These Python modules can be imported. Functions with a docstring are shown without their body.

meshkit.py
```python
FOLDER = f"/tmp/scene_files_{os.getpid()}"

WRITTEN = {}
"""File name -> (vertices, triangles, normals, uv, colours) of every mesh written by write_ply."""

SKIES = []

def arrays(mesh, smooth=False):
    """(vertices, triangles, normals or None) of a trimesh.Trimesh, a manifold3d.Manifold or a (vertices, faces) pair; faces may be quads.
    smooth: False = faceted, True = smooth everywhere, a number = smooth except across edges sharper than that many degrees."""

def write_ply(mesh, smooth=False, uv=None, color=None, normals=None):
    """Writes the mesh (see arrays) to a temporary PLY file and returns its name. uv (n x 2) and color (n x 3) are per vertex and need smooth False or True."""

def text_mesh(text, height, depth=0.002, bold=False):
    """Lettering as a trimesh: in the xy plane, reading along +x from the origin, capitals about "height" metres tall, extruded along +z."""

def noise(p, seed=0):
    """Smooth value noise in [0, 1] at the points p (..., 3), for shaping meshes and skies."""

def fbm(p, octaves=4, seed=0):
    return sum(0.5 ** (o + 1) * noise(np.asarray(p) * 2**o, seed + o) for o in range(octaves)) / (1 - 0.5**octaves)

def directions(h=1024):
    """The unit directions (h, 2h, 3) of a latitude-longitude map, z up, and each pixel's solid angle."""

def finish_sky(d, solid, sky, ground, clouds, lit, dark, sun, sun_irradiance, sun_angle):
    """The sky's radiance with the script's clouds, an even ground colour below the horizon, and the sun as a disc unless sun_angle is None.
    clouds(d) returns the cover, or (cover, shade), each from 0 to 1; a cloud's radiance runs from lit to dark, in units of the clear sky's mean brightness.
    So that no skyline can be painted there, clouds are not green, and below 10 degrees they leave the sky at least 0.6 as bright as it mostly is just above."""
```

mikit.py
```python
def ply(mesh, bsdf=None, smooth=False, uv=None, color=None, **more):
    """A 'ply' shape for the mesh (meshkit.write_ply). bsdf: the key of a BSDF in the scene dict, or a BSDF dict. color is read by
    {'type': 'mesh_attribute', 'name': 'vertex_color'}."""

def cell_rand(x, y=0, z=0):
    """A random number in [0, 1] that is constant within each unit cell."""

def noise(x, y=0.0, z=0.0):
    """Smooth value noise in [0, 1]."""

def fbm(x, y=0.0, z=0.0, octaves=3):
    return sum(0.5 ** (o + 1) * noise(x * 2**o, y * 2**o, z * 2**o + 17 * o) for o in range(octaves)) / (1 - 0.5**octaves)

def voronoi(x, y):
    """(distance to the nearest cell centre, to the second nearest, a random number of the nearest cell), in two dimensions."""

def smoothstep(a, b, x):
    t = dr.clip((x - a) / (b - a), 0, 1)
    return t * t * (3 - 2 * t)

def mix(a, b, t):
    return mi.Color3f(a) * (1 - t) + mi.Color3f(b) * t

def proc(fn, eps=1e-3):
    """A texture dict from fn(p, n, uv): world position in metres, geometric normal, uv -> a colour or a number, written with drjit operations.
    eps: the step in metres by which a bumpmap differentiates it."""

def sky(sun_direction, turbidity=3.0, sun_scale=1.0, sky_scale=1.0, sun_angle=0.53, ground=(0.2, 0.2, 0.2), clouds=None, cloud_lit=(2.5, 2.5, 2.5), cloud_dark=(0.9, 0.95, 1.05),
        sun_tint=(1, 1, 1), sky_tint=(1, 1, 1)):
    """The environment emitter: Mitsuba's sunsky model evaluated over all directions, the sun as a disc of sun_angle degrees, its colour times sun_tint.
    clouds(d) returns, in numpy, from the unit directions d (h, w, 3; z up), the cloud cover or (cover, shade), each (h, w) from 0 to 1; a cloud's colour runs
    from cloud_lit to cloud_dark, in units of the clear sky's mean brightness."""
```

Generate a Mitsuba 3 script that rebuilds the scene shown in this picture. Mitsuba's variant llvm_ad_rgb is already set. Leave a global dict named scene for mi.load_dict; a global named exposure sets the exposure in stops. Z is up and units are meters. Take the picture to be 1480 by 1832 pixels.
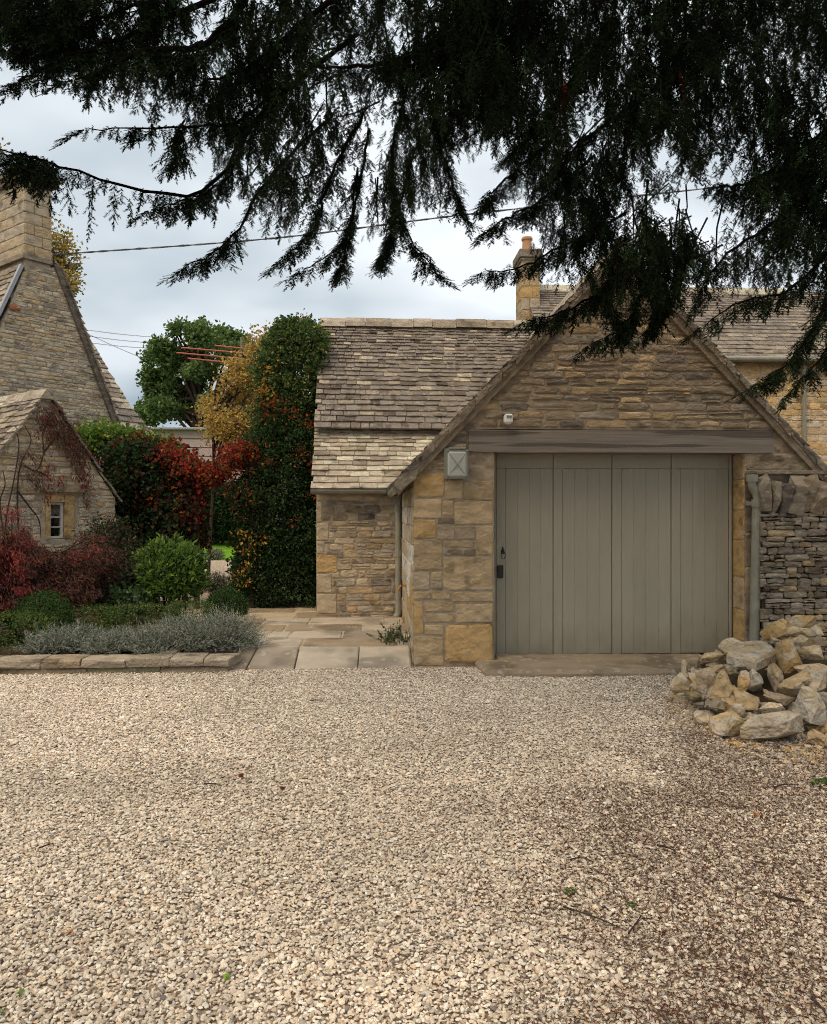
import math
import numpy as np
import drjit as dr
import mitsuba as mi
import mikit
import meshkit
from mikit import noise, fbm, voronoi, cell_rand, smoothstep, mix
from shapely.geometry import Polygon, box as sbox

scene, labels = {}, {}
T = mi.ScalarTransform4f

# ------------------------------------------------------------------ camera, sky, exposure
F, CU, CV, EYE, YAW = 1400.0, 740.0, 916.0, 1.6, math.radians(3.1)
S_, C_ = math.sin(YAW), math.cos(YAW)
scene['camera'] = {'type': 'perspective', 'fov_axis': 'x', 'fov': math.degrees(2 * math.atan(740 / F)), 'near_clip': 0.05, 'far_clip': 3000.0,
                   'to_world': T().look_at(origin=[0, 0, EYE], target=[S_, C_, EYE], up=[0, 0, 1])}


def cloud_cover(d):
    q = d[..., :2] / (d[..., 2:] + 0.35)
    p = np.concatenate([q * np.array([2.2, 3.4]), np.zeros_like(q[..., :1])], -1)
    a = meshkit.fbm(p + 3.1, 5, 4)
    b = meshkit.fbm(p * 0.5 + 9.7, 3, 9)
    shade = np.clip((a * 0.55 + b * 0.45 - 0.37) * 4.2, 0, 1)
    # overcast: the sky is brightest overhead
    return np.ones(shade.shape), np.clip(shade * 0.56 + 0.56 * (1 - np.clip(d[..., 2], 0, 1)) ** 1.2, 0, 1)


scene['sky'] = mikit.sky([-0.35, -0.45, 0.85], turbidity=4, sun_scale=0.28, sun_angle=40, clouds=cloud_cover, cloud_lit=(2.05, 2.10, 2.14), cloud_dark=(0.63, 0.78, 0.90), sun_tint=(1, .92, .80))
exposure = 2.55

# ------------------------------------------------------------------ materials
STONE = [(.47, .315, .145), (.43, .32, .19), (.46, .375, .26), (.285, .225, .155), (.15, .115, .08), (.46, .415, .335), (.305, .255, .19), (.215, .19, .115),
         (.50, .465, .36), (.205, .172, .142), (.28, .238, .185), (.41, .355, .275), (.225, .196, .168), (.125, .105, .088), (.62, .56, .46), (.42, .17, .085)]
LEAF = [(.018, .026, .013), (.12, .035, .018), (.036, .066, .028), (.060, .108, .042), (.17, .27, .05), (.095, .155, .05), (.15, .22, .08), (.52, .35, .09),
        (.38, .31, .11), (.38, .13, .03), (.31, .045, .03), (.15, .05, .036), (.31, .055, .06), (.12, .068, .052), (.27, .29, .235), (.40, .41, .36),
        (.095, .155, .045), (.13, .27, .03), (.085, .034, .021), (.10, .07, .05), (.52, .38, .07), (.32, .21, .10)]


def ton(i, b=0.5, n=16):
    return ((i + 0.5) / n, b)


def pick(pal, u):
    n, k = len(pal), dr.floor(u * len(pal))
    c = mi.Color3f(*pal[0])
    for i in range(1, n):
        c = dr.select(k == i, mi.Color3f(*pal[i]), c)
    return c


def stone_fn(p, n, uv):
    c = pick(STONE, uv.x) * (0.55 + 0.9 * uv.y)
    g = fbm(p.x * 9, p.y * 9, p.z * 14, 4)
    c = c * (0.50 + 1.0 * g)
    sp = noise(p.x * 90, p.y * 90, p.z * 90)
    c = c * (0.86 + 0.28 * sp)
    lich = smoothstep(0.63, 0.74, fbm(p.x * 21 + 5, p.y * 21, p.z * 21, 3))
    c = mix(c, mi.Color3f(.46, .44, .37), lich * 0.42)
    dark = smoothstep(0.60, 0.76, fbm(p.x * 6 + 30, p.y * 6, p.z * 6, 3))
    return c * (1 - 0.45 * dark)


def rubble_fn(p, n, uv):
    c = pick(STONE, uv.x) * (0.6 + 0.9 * uv.y)
    g = fbm(p.x * 16, p.y * 16, p.z * 16, 5)
    c = c * (0.42 + 1.15 * g)
    y = smoothstep(.5, .66, fbm(p.x * 7 + 3, p.y * 7, p.z * 7, 3))
    c = mix(c, mi.Color3f(.44, .33, .165) * (.6 + .8 * g), y * .5)
    w = smoothstep(.58, .68, fbm(p.x * 11 + 40, p.y * 11, p.z * 11, 4))
    c = mix(c, mi.Color3f(.50, .47, .41), w * .55)
    pit = smoothstep(.55, .8, fbm(p.x * 60, p.y * 60, p.z * 60, 2))
    return c * (1 - .38 * pit)


def stone_bump(p, n, uv):
    return fbm(p.x * 35, p.y * 35, p.z * 45, 4)


def leaf_fn(p, n, uv):
    return pick(LEAF, uv.x) * (0.55 + 0.9 * uv.y)


def mortar_fn(p, n, uv):
    g = fbm(p.x * 14, p.y * 14, p.z * 14, 4)
    c = mix(mi.Color3f(.33, .265, .185), mi.Color3f(.47, .39, .285), smoothstep(.3, .7, g))
    dk = smoothstep(0.5, 0.75, fbm(p.x * 2.2 + 7, p.y * 2.2, p.z * 2.2, 3))
    return c * (1 - 0.35 * dk) * (.55 + .9 * uv.y)


def paint_fn(p, n, uv):
    g = fbm(p.x * 3, p.y * 3, p.z * 1.2, 3)
    st = fbm(p.x * 60, p.y * 60, p.z * 2.5, 2)
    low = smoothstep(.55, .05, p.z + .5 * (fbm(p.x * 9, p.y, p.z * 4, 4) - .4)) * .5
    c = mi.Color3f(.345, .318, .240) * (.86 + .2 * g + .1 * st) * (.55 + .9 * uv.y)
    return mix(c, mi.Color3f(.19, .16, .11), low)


def oak_fn(p, n, uv):
    w = p.z + .03 * fbm(p.x * 1.4, p.y, p.z * 3, 3)
    g = fbm(p.x * 2.2, p.y * 40, w * 75, 4)
    k = smoothstep(.52, .62, fbm(p.x * 0.9 + 4, 0, w * 16, 3))
    c = mix(mi.Color3f(.14, .121, .104), mi.Color3f(.35, .303, .258), g)
    return mix(c, mi.Color3f(.06, .048, .040), k * .6) * (.55 + .9 * uv.y)


def plank_fn(p, n, uv):
    g = fbm(p.x * 1.3, p.y * 1.3, p.z * 30, 4)
    return mix(mi.Color3f(.40, .29, .25), mi.Color3f(.60, .47, .42), g) * (.55 + .9 * uv.y)


def bark_fn(p, n, uv):
    g = fbm(p.x * 30, p.y * 30, p.z * 9, 4)
    return mix(mi.Color3f(.022, .017, .014), mi.Color3f(.075, .055, .044), g) * (.4 + 1.2 * uv.y)


def metal_fn(p, n, uv):
    g = fbm(p.x * 12, p.y * 12, p.z * 8, 3)
    return mi.Color3f(.25, .24, .185) * (.7 + .6 * g) * (.55 + .9 * uv.y)


PEB = [(.64, .535, .42), (.69, .595, .485), (.57, .465, .36), (.72, .645, .55), (.64, .51, .38), (.49, .395, .31), (.36, .30, .25), (.22, .195, .18), (.58, .42, .29), (.72, .66, .57)]


def pebble_fn(p, n, uv):
    c = pick(PEB, uv.x) * (.68 + .64 * uv.y)
    g = noise(p.x * 160, p.y * 160, p.z * 160)
    w = fbm(p.x * 0.9 + 2, p.y * 1.3, 0, 4)
    return c * (.88 + .24 * g) * (.76 + .46 * w) * mi.Color3f(.97, 1.0, 1.0)


def drive_fn(p, n, uv):
    a, b, r = voronoi(p.x * 46, p.y * 46)
    e = smoothstep(.02, .22, b - a)
    c = mix(mi.Color3f(.30, .23, .16), mi.Color3f(.62, .52, .40), r)
    near = mix(mi.Color3f(.24, .185, .135), mi.Color3f(.36, .285, .21), fbm(p.x * 30, p.y * 30, 0, 3))
    far = smoothstep(8.0, 9.0, p.y)
    return mix(near, c * (.45 + .55 * e), far)


def earth_fn(p, n, uv):
    g = fbm(p.x * 8, p.y * 8, p.z * 8, 4)
    return mix(mi.Color3f(.045, .034, .024), mi.Color3f(.12, .09, .06), g)


def grass_fn(p, n, uv):
    g = fbm(p.x * 5, p.y * 2, 0, 4)
    return mix(mi.Color3f(.085, .19, .018), mi.Color3f(.17, .33, .035), g)


def slab_fn(p, n, uv):
    c = pick(STONE, uv.x) * (.6 + .8 * uv.y)
    g = fbm(p.x * 5, p.y * 9, p.z * 9, 4)
    st = smoothstep(.5, .7, fbm(p.x * 2.3 + 9, p.y * 3.1, 0, 3))
    c = c * (.68 + .64 * g) * (1 - .35 * st)
    l = smoothstep(.62, .72, fbm(p.x * 16, p.y * 16, p.z * 16, 3))
    return mix(c, mi.Color3f(.5, .48, .41), l * .45)


def twos(b):
    return {'type': 'twosided', 'bsdf': b}


def diffuse(fn):
    return twos({'type': 'diffuse', 'reflectance': mikit.proc(fn)})


def bumped(fn, bump, scale, eps=2e-3):
    return twos({'type': 'bumpmap', 'tex': mikit.proc(bump, eps), 'scale': scale, 'bsdf': {'type': 'diffuse', 'reflectance': mikit.proc(fn)}})


scene['stone'] = bumped(stone_fn, stone_bump, 0.016)
scene['mortar'] = bumped(mortar_fn, stone_bump, 0.012)
scene['rubble'] = bumped(rubble_fn, lambda p, n, uv: fbm(p.x * 28, p.y * 28, p.z * 28, 5), 0.035)
scene['slab'] = bumped(slab_fn, stone_bump, 0.010)
scene['leaf'] = {'type': 'principledthin', 'base_color': mikit.proc(leaf_fn), 'roughness': 0.5, 'eta': 1.4, 'diff_trans': 0.55}
scene['needle'] = diffuse(leaf_fn)
scene['paint'] = twos({'type': 'principled', 'base_color': mikit.proc(paint_fn), 'roughness': 0.55, 'specular': 0.35})
scene['oak'] = diffuse(oak_fn)
scene['plank'] = diffuse(plank_fn)
scene['bark'] = diffuse(bark_fn)
scene['metal'] = twos({'type': 'principled', 'base_color': mikit.proc(metal_fn), 'roughness': 0.45, 'specular': 0.45})
scene['pebble'] = diffuse(pebble_fn)
scene['drive'] = diffuse(drive_fn)
scene['earth'] = diffuse(earth_fn)
scene['grass'] = diffuse(grass_fn)


def plain(name, col, rough=.5, spec=.4, metallic=0.0):
    scene[name] = twos({'type': 'principled', 'base_color': {'type': 'rgb', 'value': list(col)}, 'roughness': rough, 'specular': spec, 'metallic': metallic})


plain('black_metal', (.012, .012, .013), .45, .5)
plain('white_plastic', (.78, .78, .75), .35, .5)
plain('grey_plastic', (.22, .22, .21), .4, .5)
plain('zinc', (.20, .205, .165), .5, .5)
plain('frosted', (.42, .43, .37), .22, .5)
plain('lead', (.30, .31, .33), .5, .5)
plain('clay', (.46, .25, .13), .8, .2)
plain('red_paint', (.42, .09, .065), .5, .4)
plain('cable', (.13, .13, .14), .6, .3)
plain('white_frame', (.62, .61, .57), .5, .3)
plain('brass', (.55, .27, .07), .4, .5, .6)
scene['pane'] = {'type': 'thindielectric', 'int_ior': 1.5}
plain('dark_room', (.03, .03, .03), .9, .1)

# ------------------------------------------------------------------ helpers
used = {}


def numbered(key):
    if key not in used:
        used[key] = 0
        return key
    while True:
        used[key] += 1
        k = f'{key}_{used[key]:03d}'
        if k not in used:
            used[k] = 0
            return k


def thing(name, label=None, cat=None, group=None, kind=None):
    key = numbered(name)
    if label:
        labels[key] = {'label': label}
        if cat:
            labels[key]['category'] = cat
        if group:
            labels[key]['group'] = group
    if kind:
        labels.setdefault(key, {})['kind'] = kind
    return key


def put(key, mesh, bsdf, tone=(.5, .5), smooth=False, uv=None, stuff=False, label=None, raw=False):
    key = key if raw else numbered(key)
    v, f = np.asarray(mesh[0], float), np.asarray(mesh[1], int)
    if uv is None:
        uv = np.tile(np.asarray(tone, float), (len(v), 1))
    scene[key] = mikit.ply((v, f), bsdf, smooth, uv=uv)
    if stuff:
        labels.setdefault(key, {})['kind'] = 'stuff'
    if label:
        labels.setdefault(key, {})['label'] = label
    return key


def tri(f):
    f = np.asarray(f, int)
    return np.vstack([f[:, [0, 1, 2]], f[:, [0, 2, 3]]]) if f.shape[1] == 4 else f


def join(ms):
    vs, fs, n = [], [], 0
    for v, f in ms:
        vs.append(np.asarray(v, float))
        fs.append(tri(f) + n)
        n += len(v)
    return np.vstack(vs), np.vstack(fs)


def join_uv(ms, tones):
    v, f = join(ms)
    return (v, f), np.vstack([np.tile(t, (len(m[0]), 1)) for m, t in zip(ms, tones)])


def W(u, v, Y):
    """The point of the photograph's pixel on the plane y = Y."""
    a, b = (u - CU) / F, (CV - v) / F
    t = Y / (C_ - a * S_)
    return np.array([t * (S_ + a * C_), Y, EYE + t * b])


def D(u, v, d):
    a, b = (u - CU) / F, (CV - v) / F
    return np.array([d * (S_ + a * C_), d * (C_ - a * S_), EYE + d * b])


def ray(u, v):
    return D(u, v, 1.0) - np.array([0, 0, EYE])


def onpl(u, v, p0, n):
    r, o = ray(u, v), np.array([0, 0, EYE])
    return o + r * (np.dot(np.asarray(p0) - o, n) / np.dot(r, n))


def ground(u, v, z=0.0):
    r = ray(u, v)
    return np.array([0, 0, EYE]) + r * ((z - EYE) / r[2])


def bx(x0, x1, y0, y1, z0, z1, bev=0.0):
    """A box, its edges chamfered when bev > 0."""
    if bev <= 0:
        v = np.array([[x, y, z] for x in (x0, x1) for y in (y0, y1) for z in (z0, z1)], float)
        return v, np.array([[0, 1, 3, 2], [4, 6, 7, 5], [0, 4, 5, 1], [2, 3, 7, 6], [0, 2, 6, 4], [1, 5, 7, 3]])
    import trimesh
    pts = []
    for i, x in enumerate((x0, x1)):
        for j, y in enumerate((y0, y1)):
            for k, z in enumerate((z0, z1)):
                sx, sy, sz = (bev if q == 0 else -bev for q in (i, j, k))
                pts += [[x + sx, y + sy, z], [x + sx, y, z + sz], [x, y + sy, z + sz]]
    h = trimesh.convex.convex_hull(np.array(pts))
    return np.array(h.vertices), np.array(h.faces)


def xf(m, o, ex, ey, ez):
    v = np.asarray(m[0])
    return o + v[:, :1] * ex + v[:, 1:2] * ey + v[:, 2:] * ez, m[1]


def hull(pts):
    import trimesh
    h = trimesh.convex.convex_hull(np.asarray(pts, float))
    return np.array(h.vertices), np.array(h.faces)


def tube(pts, radii, sides=8, cap=True):
    p = np.asarray(pts, float)
    r = np.broadcast_to(np.asarray(radii, float), (len(p),))
    t = np.gradient(p, axis=0)
    t /= np.linalg.norm(t, axis=1, keepdims=True) + 1e-12
    a = np.cross(t[0], [0, 0, 1.0] if abs(t[0, 2]) < .9 else [1.0, 0, 0])
    A = []
    for k in range(len(p)):
        a = a - t[k] * np.dot(a, t[k])
        a /= np.linalg.norm(a) + 1e-12
        A.append(a)
    A = np.array(A)
    B = np.cross(t, A)
    an = np.arange(sides) * 2 * np.pi / sides
    v = (p[:, None] + r[:, None, None] * (np.cos(an)[None, :, None] * A[:, None] + np.sin(an)[None, :, None] * B[:, None])).reshape(-1, 3)
    i, j = np.meshgrid(np.arange(len(p) - 1), np.arange(sides), indexing='ij')
    q = np.stack([i * sides + j, i * sides + (j + 1) % sides, (i + 1) * sides + (j + 1) % sides, (i + 1) * sides + j], -1).reshape(-1, 4)
    f = tri(q)
    if cap:
        n = len(v)
        v = np.vstack([v, p[:1], p[-1:]])
        k = np.arange(sides)
        f = np.vstack([f, np.stack([(k + 1) % sides, k, k * 0 + n], 1), np.stack([k + n - sides, (k + 1) % sides + n - sides, k * 0 + n + 1], 1)])
    return v, f


def spline(pts, n):
    """Catmull-Rom through the points (any width), n samples."""
    p = np.asarray(pts, float)
    q = np.vstack([2 * p[0] - p[1], p, 2 * p[-1] - p[-2]])
    out = []
    for s in np.linspace(0, len(p) - 1, n):
        i = min(int(s), len(p) - 2)
        t = s - i
        a, b, c, d = q[i:i + 4]
        out.append(.5 * (2 * b + (c - a) * t + (2 * a - 5 * b + 4 * c - d) * t * t + (3 * b - a - 3 * c + d) * t ** 3))
    return np.array(out)


def extrude(poly, fr, h0, h1):
    """shapely polygon in the frame (O, ex, ey, n), from height h0 to h1 along n."""
    import trimesh
    m = trimesh.creation.extrude_polygon(poly, h1 - h0, engine='earcut')
    v = np.array(m.vertices)
    v[:, 2] += h0
    O, ex, ey, n = fr
    return O + v[:, :1] * ex + v[:, 1:2] * ey + v[:, 2:] * n, np.array(m.faces)


def frame(O, ex, ey):
    ex, ey = np.asarray(ex, float), np.asarray(ey, float)
    return np.asarray(O, float), ex, ey, np.cross(ex, ey)


def pillow(poly, fr, h, bev, rng, back=-.02):
    """A worked stone: outline poly (k x 2) in the frame, standing h proud, its arris worn over bev."""
    c = poly.mean(0)
    d = poly - c
    L = np.linalg.norm(d, axis=1, keepdims=True)
    k = len(poly)
    r2 = c + d * np.clip(1 - bev / np.maximum(L, 1e-6) * rng.uniform(.7, 1.4, (k, 1)), .3, 1)
    hs = h * rng.uniform(.35, .65, (k, 1)), h * rng.uniform(.8, 1.15, (k, 1))
    pts = np.vstack([np.hstack([poly, np.full((k, 1), back)]), np.hstack([poly, hs[0]]), np.hstack([r2, hs[1]]), [[*c, h * rng.uniform(.95, 1.3)]]])
    i = np.arange(k)
    j = (i + 1) % k
    f = np.vstack([tri(np.stack([i, j, j + k, i + k], 1)), tri(np.stack([i + k, j + k, j + 2 * k, i + 2 * k], 1)), np.stack([i + 2 * k, j + 2 * k, i * 0 + 3 * k], 1)])
    O, ex, ey, n = fr
    return O + pts[:, :1] * ex + pts[:, 1:2] * ey + pts[:, 2:] * n, f


def stone_outline(x0, x1, y0, y1, rng, j=.006, c=None):
    w, h = x1 - x0, y1 - y0
    c = min(w, h) * .22 if c is None else c
    p = np.array([[x0 + c, y0], [(x0 + x1) / 2, y0], [x1 - c, y0], [x1, y0 + c], [x1, y1 - c], [x1 - c, y1], [(x0 + x1) / 2, y1], [x0 + c, y1], [x0, y1 - c], [x0, y0 + c]])
    return p + rng.uniform(-j, j, p.shape)


def clip(pts, region, keep=.3):
    q = Polygon(pts)
    if region is None:
        return pts
    if not q.is_valid:
        q = q.buffer(0)
    r = q.intersection(region)
    if r.is_empty or r.area < keep * q.area:
        return None
    if r.geom_type != 'Polygon':
        r = max((g for g in r.geoms if g.geom_type == 'Polygon'), key=lambda g: g.area, default=None)
        if r is None:
            return None
    r = r.convex_hull if r.convex_hull.area < r.area * 1.08 else r
    o = np.array(r.exterior.coords)[:-1]
    if Polygon(o).exterior.is_ccw is False:
        o = o[::-1]
    return o


def fill_courses(region, hh, ww, joint, rng, jit=.006, split=.15, wander=.0):
    """Outlines of random coursed rubble filling the region (in its own plane)."""
    x0, y0, x1, y1 = region.bounds
    y, out = y0, []
    while y < y1:
        h = rng.uniform(*hh)
        x = x0 - rng.uniform(0, ww[1])
        while x < x1:
            w = rng.uniform(*ww) * (.7 + .6 * rng.random())
            parts = [(y, y + h)]
            if rng.random() < split:
                s = rng.uniform(.35, .65)
                parts = [(y, y + h * s), (y + h * s, y + h)]
            for a, b in parts:
                dy = rng.uniform(-wander, wander)
                o = clip(stone_outline(x + joint / 2, x + w - joint / 2, a + joint / 2 + dy, b - joint / 2 + dy, rng, jit), region)
                if o is not None and len(o) >= 3:
                    out.append(o)
            x += w
        y += h
    return out


def lay_stones(key, outs, fr, h, bev, rng, tones, bright=(.3, .7), merged=False, cap=300):
    """Each outline a stone of its own under key; past the cap, or when merged, one part of them all."""
    ms, ts = [], []
    for k, o in enumerate(outs):
        m = pillow(o, fr, h * rng.uniform(.5, 1.5), bev * rng.uniform(.6, 1.4), rng)
        ms.append(m)
        ts.append(ton(rng.choice(tones), rng.uniform(*bright)))
    order = sorted(range(len(outs)), key=lambda i: -Polygon(outs[i]).area)
    own = set() if merged else set(order[:cap])
    for i in range(len(outs)):
        if i in own:
            put(key, ms[i], 'stone', ts[i])
    rest = [i for i in range(len(outs)) if i not in own]
    if rest:
        m, uv = join_uv([ms[i] for i in rest], [ts[i] for i in rest])
        put(key + '_rubble', m, 'stone', uv=uv, stuff=True)


def slates(key, region, fr, rows, ww, th, rng, tones, bright=(.3, .7), gap=.006, cap=300, rest_name=None, prefer=None, sag=.0):
    """Stone slates over the region (plane frame: ex along the eave, ey up the slope). rows: exposed course heights from the eave up."""
    O, ex, ey, n = fr
    x0, y0, x1, y1 = region.bounds
    y, ms, ts, cen, area = y0, [], [], [], []
    k = 0
    while y < y1:
        h = rows[min(k, len(rows) - 1)] * rng.uniform(.9, 1.1)
        wk = ww[min(k, len(ww) - 1)]
        x = x0 - rng.uniform(0, wk)
        while x < x1:
            w = wk * rng.uniform(.6, 1.45)
            d = rng.uniform(-.012, .012, 2) - (.012 if rng.random() < .1 else 0)
            q = np.array([[x + gap / 2, y + d[0]], [x + w * .5, y + d.mean() + rng.uniform(-.007, .007)], [x + w - gap / 2, y + d[1]], [x + w - gap / 2, y + h * 1.25], [x + gap / 2, y + h * 1.25]])
            o = clip(q, region, .25)
            if o is not None:
                t0, t1 = th * rng.uniform(.75, 1.35), th * .2
                tilt = rng.uniform(-.15, .15) * th / w
                z = t0 + (t1 - t0) * np.clip((o[:, 1] - y) / (h * 1.25), 0, 1) + tilt * (o[:, 0] - x) - sag * np.sin(np.pi * (o[:, 0] - x0) / (x1 - x0))
                m_ = len(o)
                pts = np.vstack([np.column_stack([o, z]), np.column_stack([o, z - th * .95])])
                i = np.arange(m_)
                j = (i + 1) % m_
                fan = np.stack([np.zeros(m_ - 2, int), np.arange(1, m_ - 1), np.arange(2, m_)], 1)
                f = np.vstack([fan, tri(np.stack([i + m_, j + m_, j, i], 1))])
                ms.append((O + pts[:, :1] * ex + pts[:, 1:2] * ey + pts[:, 2:] * n, f))
                ts.append(ton(rng.choice(tones), rng.uniform(*bright)))
                cen.append(o.mean(0))
                area.append(Polygon(o).area)
            x += w
        y += h
        k += 1
    order = sorted(range(len(ms)), key=lambda i: -(prefer(cen[i]) if prefer else area[i]))
    own = set(order[:cap])
    for i in range(len(ms)):
        if i in own:
            put(key, ms[i], 'stone', ts[i])
    rest = [i for i in range(len(ms)) if i not in own]
    if rest:
        m, uv = join_uv([ms[i] for i in rest], [ts[i] for i in rest])
        put(rest_name or key + '_courses', m, 'stone', uv=uv, stuff=True)


def leaf_mesh(c, a, b, L, Wd, fold=.25):
    """Leaves: centres c, axes a, sides b (n x 3), lengths and widths (n): folded quads of two triangles."""
    n = np.cross(a, b)
    L, Wd = np.broadcast_to(L, (len(c),))[:, None], np.broadcast_to(Wd, (len(c),))[:, None]
    v = np.stack([c - a * L / 2, c + b * Wd / 2 + n * Wd * fold, c + a * L / 2 - n * L * .12, c - b * Wd / 2 + n * Wd * fold], 1).reshape(-1, 3)
    k = np.arange(len(c)) * 4
    return v, np.vstack([np.stack([k, k + 1, k + 2], 1), np.stack([k, k + 2, k + 3], 1)])


def unit(v):
    return v / (np.linalg.norm(v, axis=-1, keepdims=True) + 1e-9)


def leafage(c, out, L, Wd, tones, weights, rng, spread=.9, droop=.2, bright=(.3, .75), key_bright=None):
    """Leaves at the points c that lean along out; returns mesh, uv."""
    a = unit(out + rng.normal(0, spread, c.shape) + np.array([0, 0, -droop]))
    b = unit(np.cross(a, rng.normal(0, 1, c.shape)))
    s = rng.uniform(.65, 1.25, len(c))
    m = leaf_mesh(c, a, b, L * s, Wd * s)
    w = np.asarray(weights, float)
    t = (rng.choice(tones, len(c), p=w / w.sum()) + .5) / len(LEAF)
    br = rng.uniform(*bright, len(c)) if key_bright is None else key_bright
    return m, np.repeat(np.column_stack([t, br]), 4, 0)


def clumped(centres, outward, per, sigma, rng):
    """per points round each clump centre, with their outward directions."""
    c = np.repeat(centres, per, 0)
    o = rng.normal(0, 1, c.shape) * sigma
    return c + o, unit(np.repeat(outward, per, 0) + .8 * unit(o))


def shell(n, c, r, rng, lo=.7, zmin=-1, lump=.25, seed=0):
    """n points in the outer shell of a lumpy ellipsoid, and their outward directions."""
    d = unit(rng.normal(0, 1, (int(n * 1.6), 3)))
    d = d[d[:, 2] > zmin][:n]
    q = 1 + lump * (meshkit.fbm(d * 2.3 + seed, 3, seed) - .5) * 2
    f = (lo + (1 - lo) * rng.random(len(d)) ** .6) * q
    return np.asarray(c) + d * np.asarray(r) * f[:, None], d


def uvjoin(parts):
    return join([p[0] for p in parts]), np.vstack([p[1] for p in parts])


EX, EZ = np.array([1., 0, 0]), np.array([0, 0, 1.])
FRONT = lambda Y: (np.array([0, Y, 0.]), EX, EZ, np.array([0, -1., 0]))   # plane y = Y seen from the camera: (x, z), normal towards it

# ------------------------------------------------------------------ ground, paving, gravel
def sheet(name, pts, z, bsdf, label):
    p = Polygon([tuple(q[:2]) for q in pts])
    import trimesh
    v, f = trimesh.creation.triangulate_polygon(p, engine='earcut')
    v = np.column_stack([v, np.full(len(v), z)])
    f = np.array(f)
    nz = np.cross(v[f[:, 1]] - v[f[:, 0]], v[f[:, 2]] - v[f[:, 0]])[:, 2]
    f[nz < 0] = f[nz < 0][:, ::-1]
    put(name, (v, f), bsdf, (.5, .5))
    labels[name] = {'label': label, 'kind': 'structure'}


PZ = 0.15                                     # the level of the paving and the garden behind
sheet('ground', [(-1200, -400), (1200, -400), (1200, 1600), (-1200, 1600)], -0.06, 'earth', 'wide plain ground reaching to the horizon')
sheet('driveway', [(-14, -3), (9, -3), (9, 8.12), (-14, 8.12)], 0.0, 'drive', 'pale cream gravel driveway in front of the garage')
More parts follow.
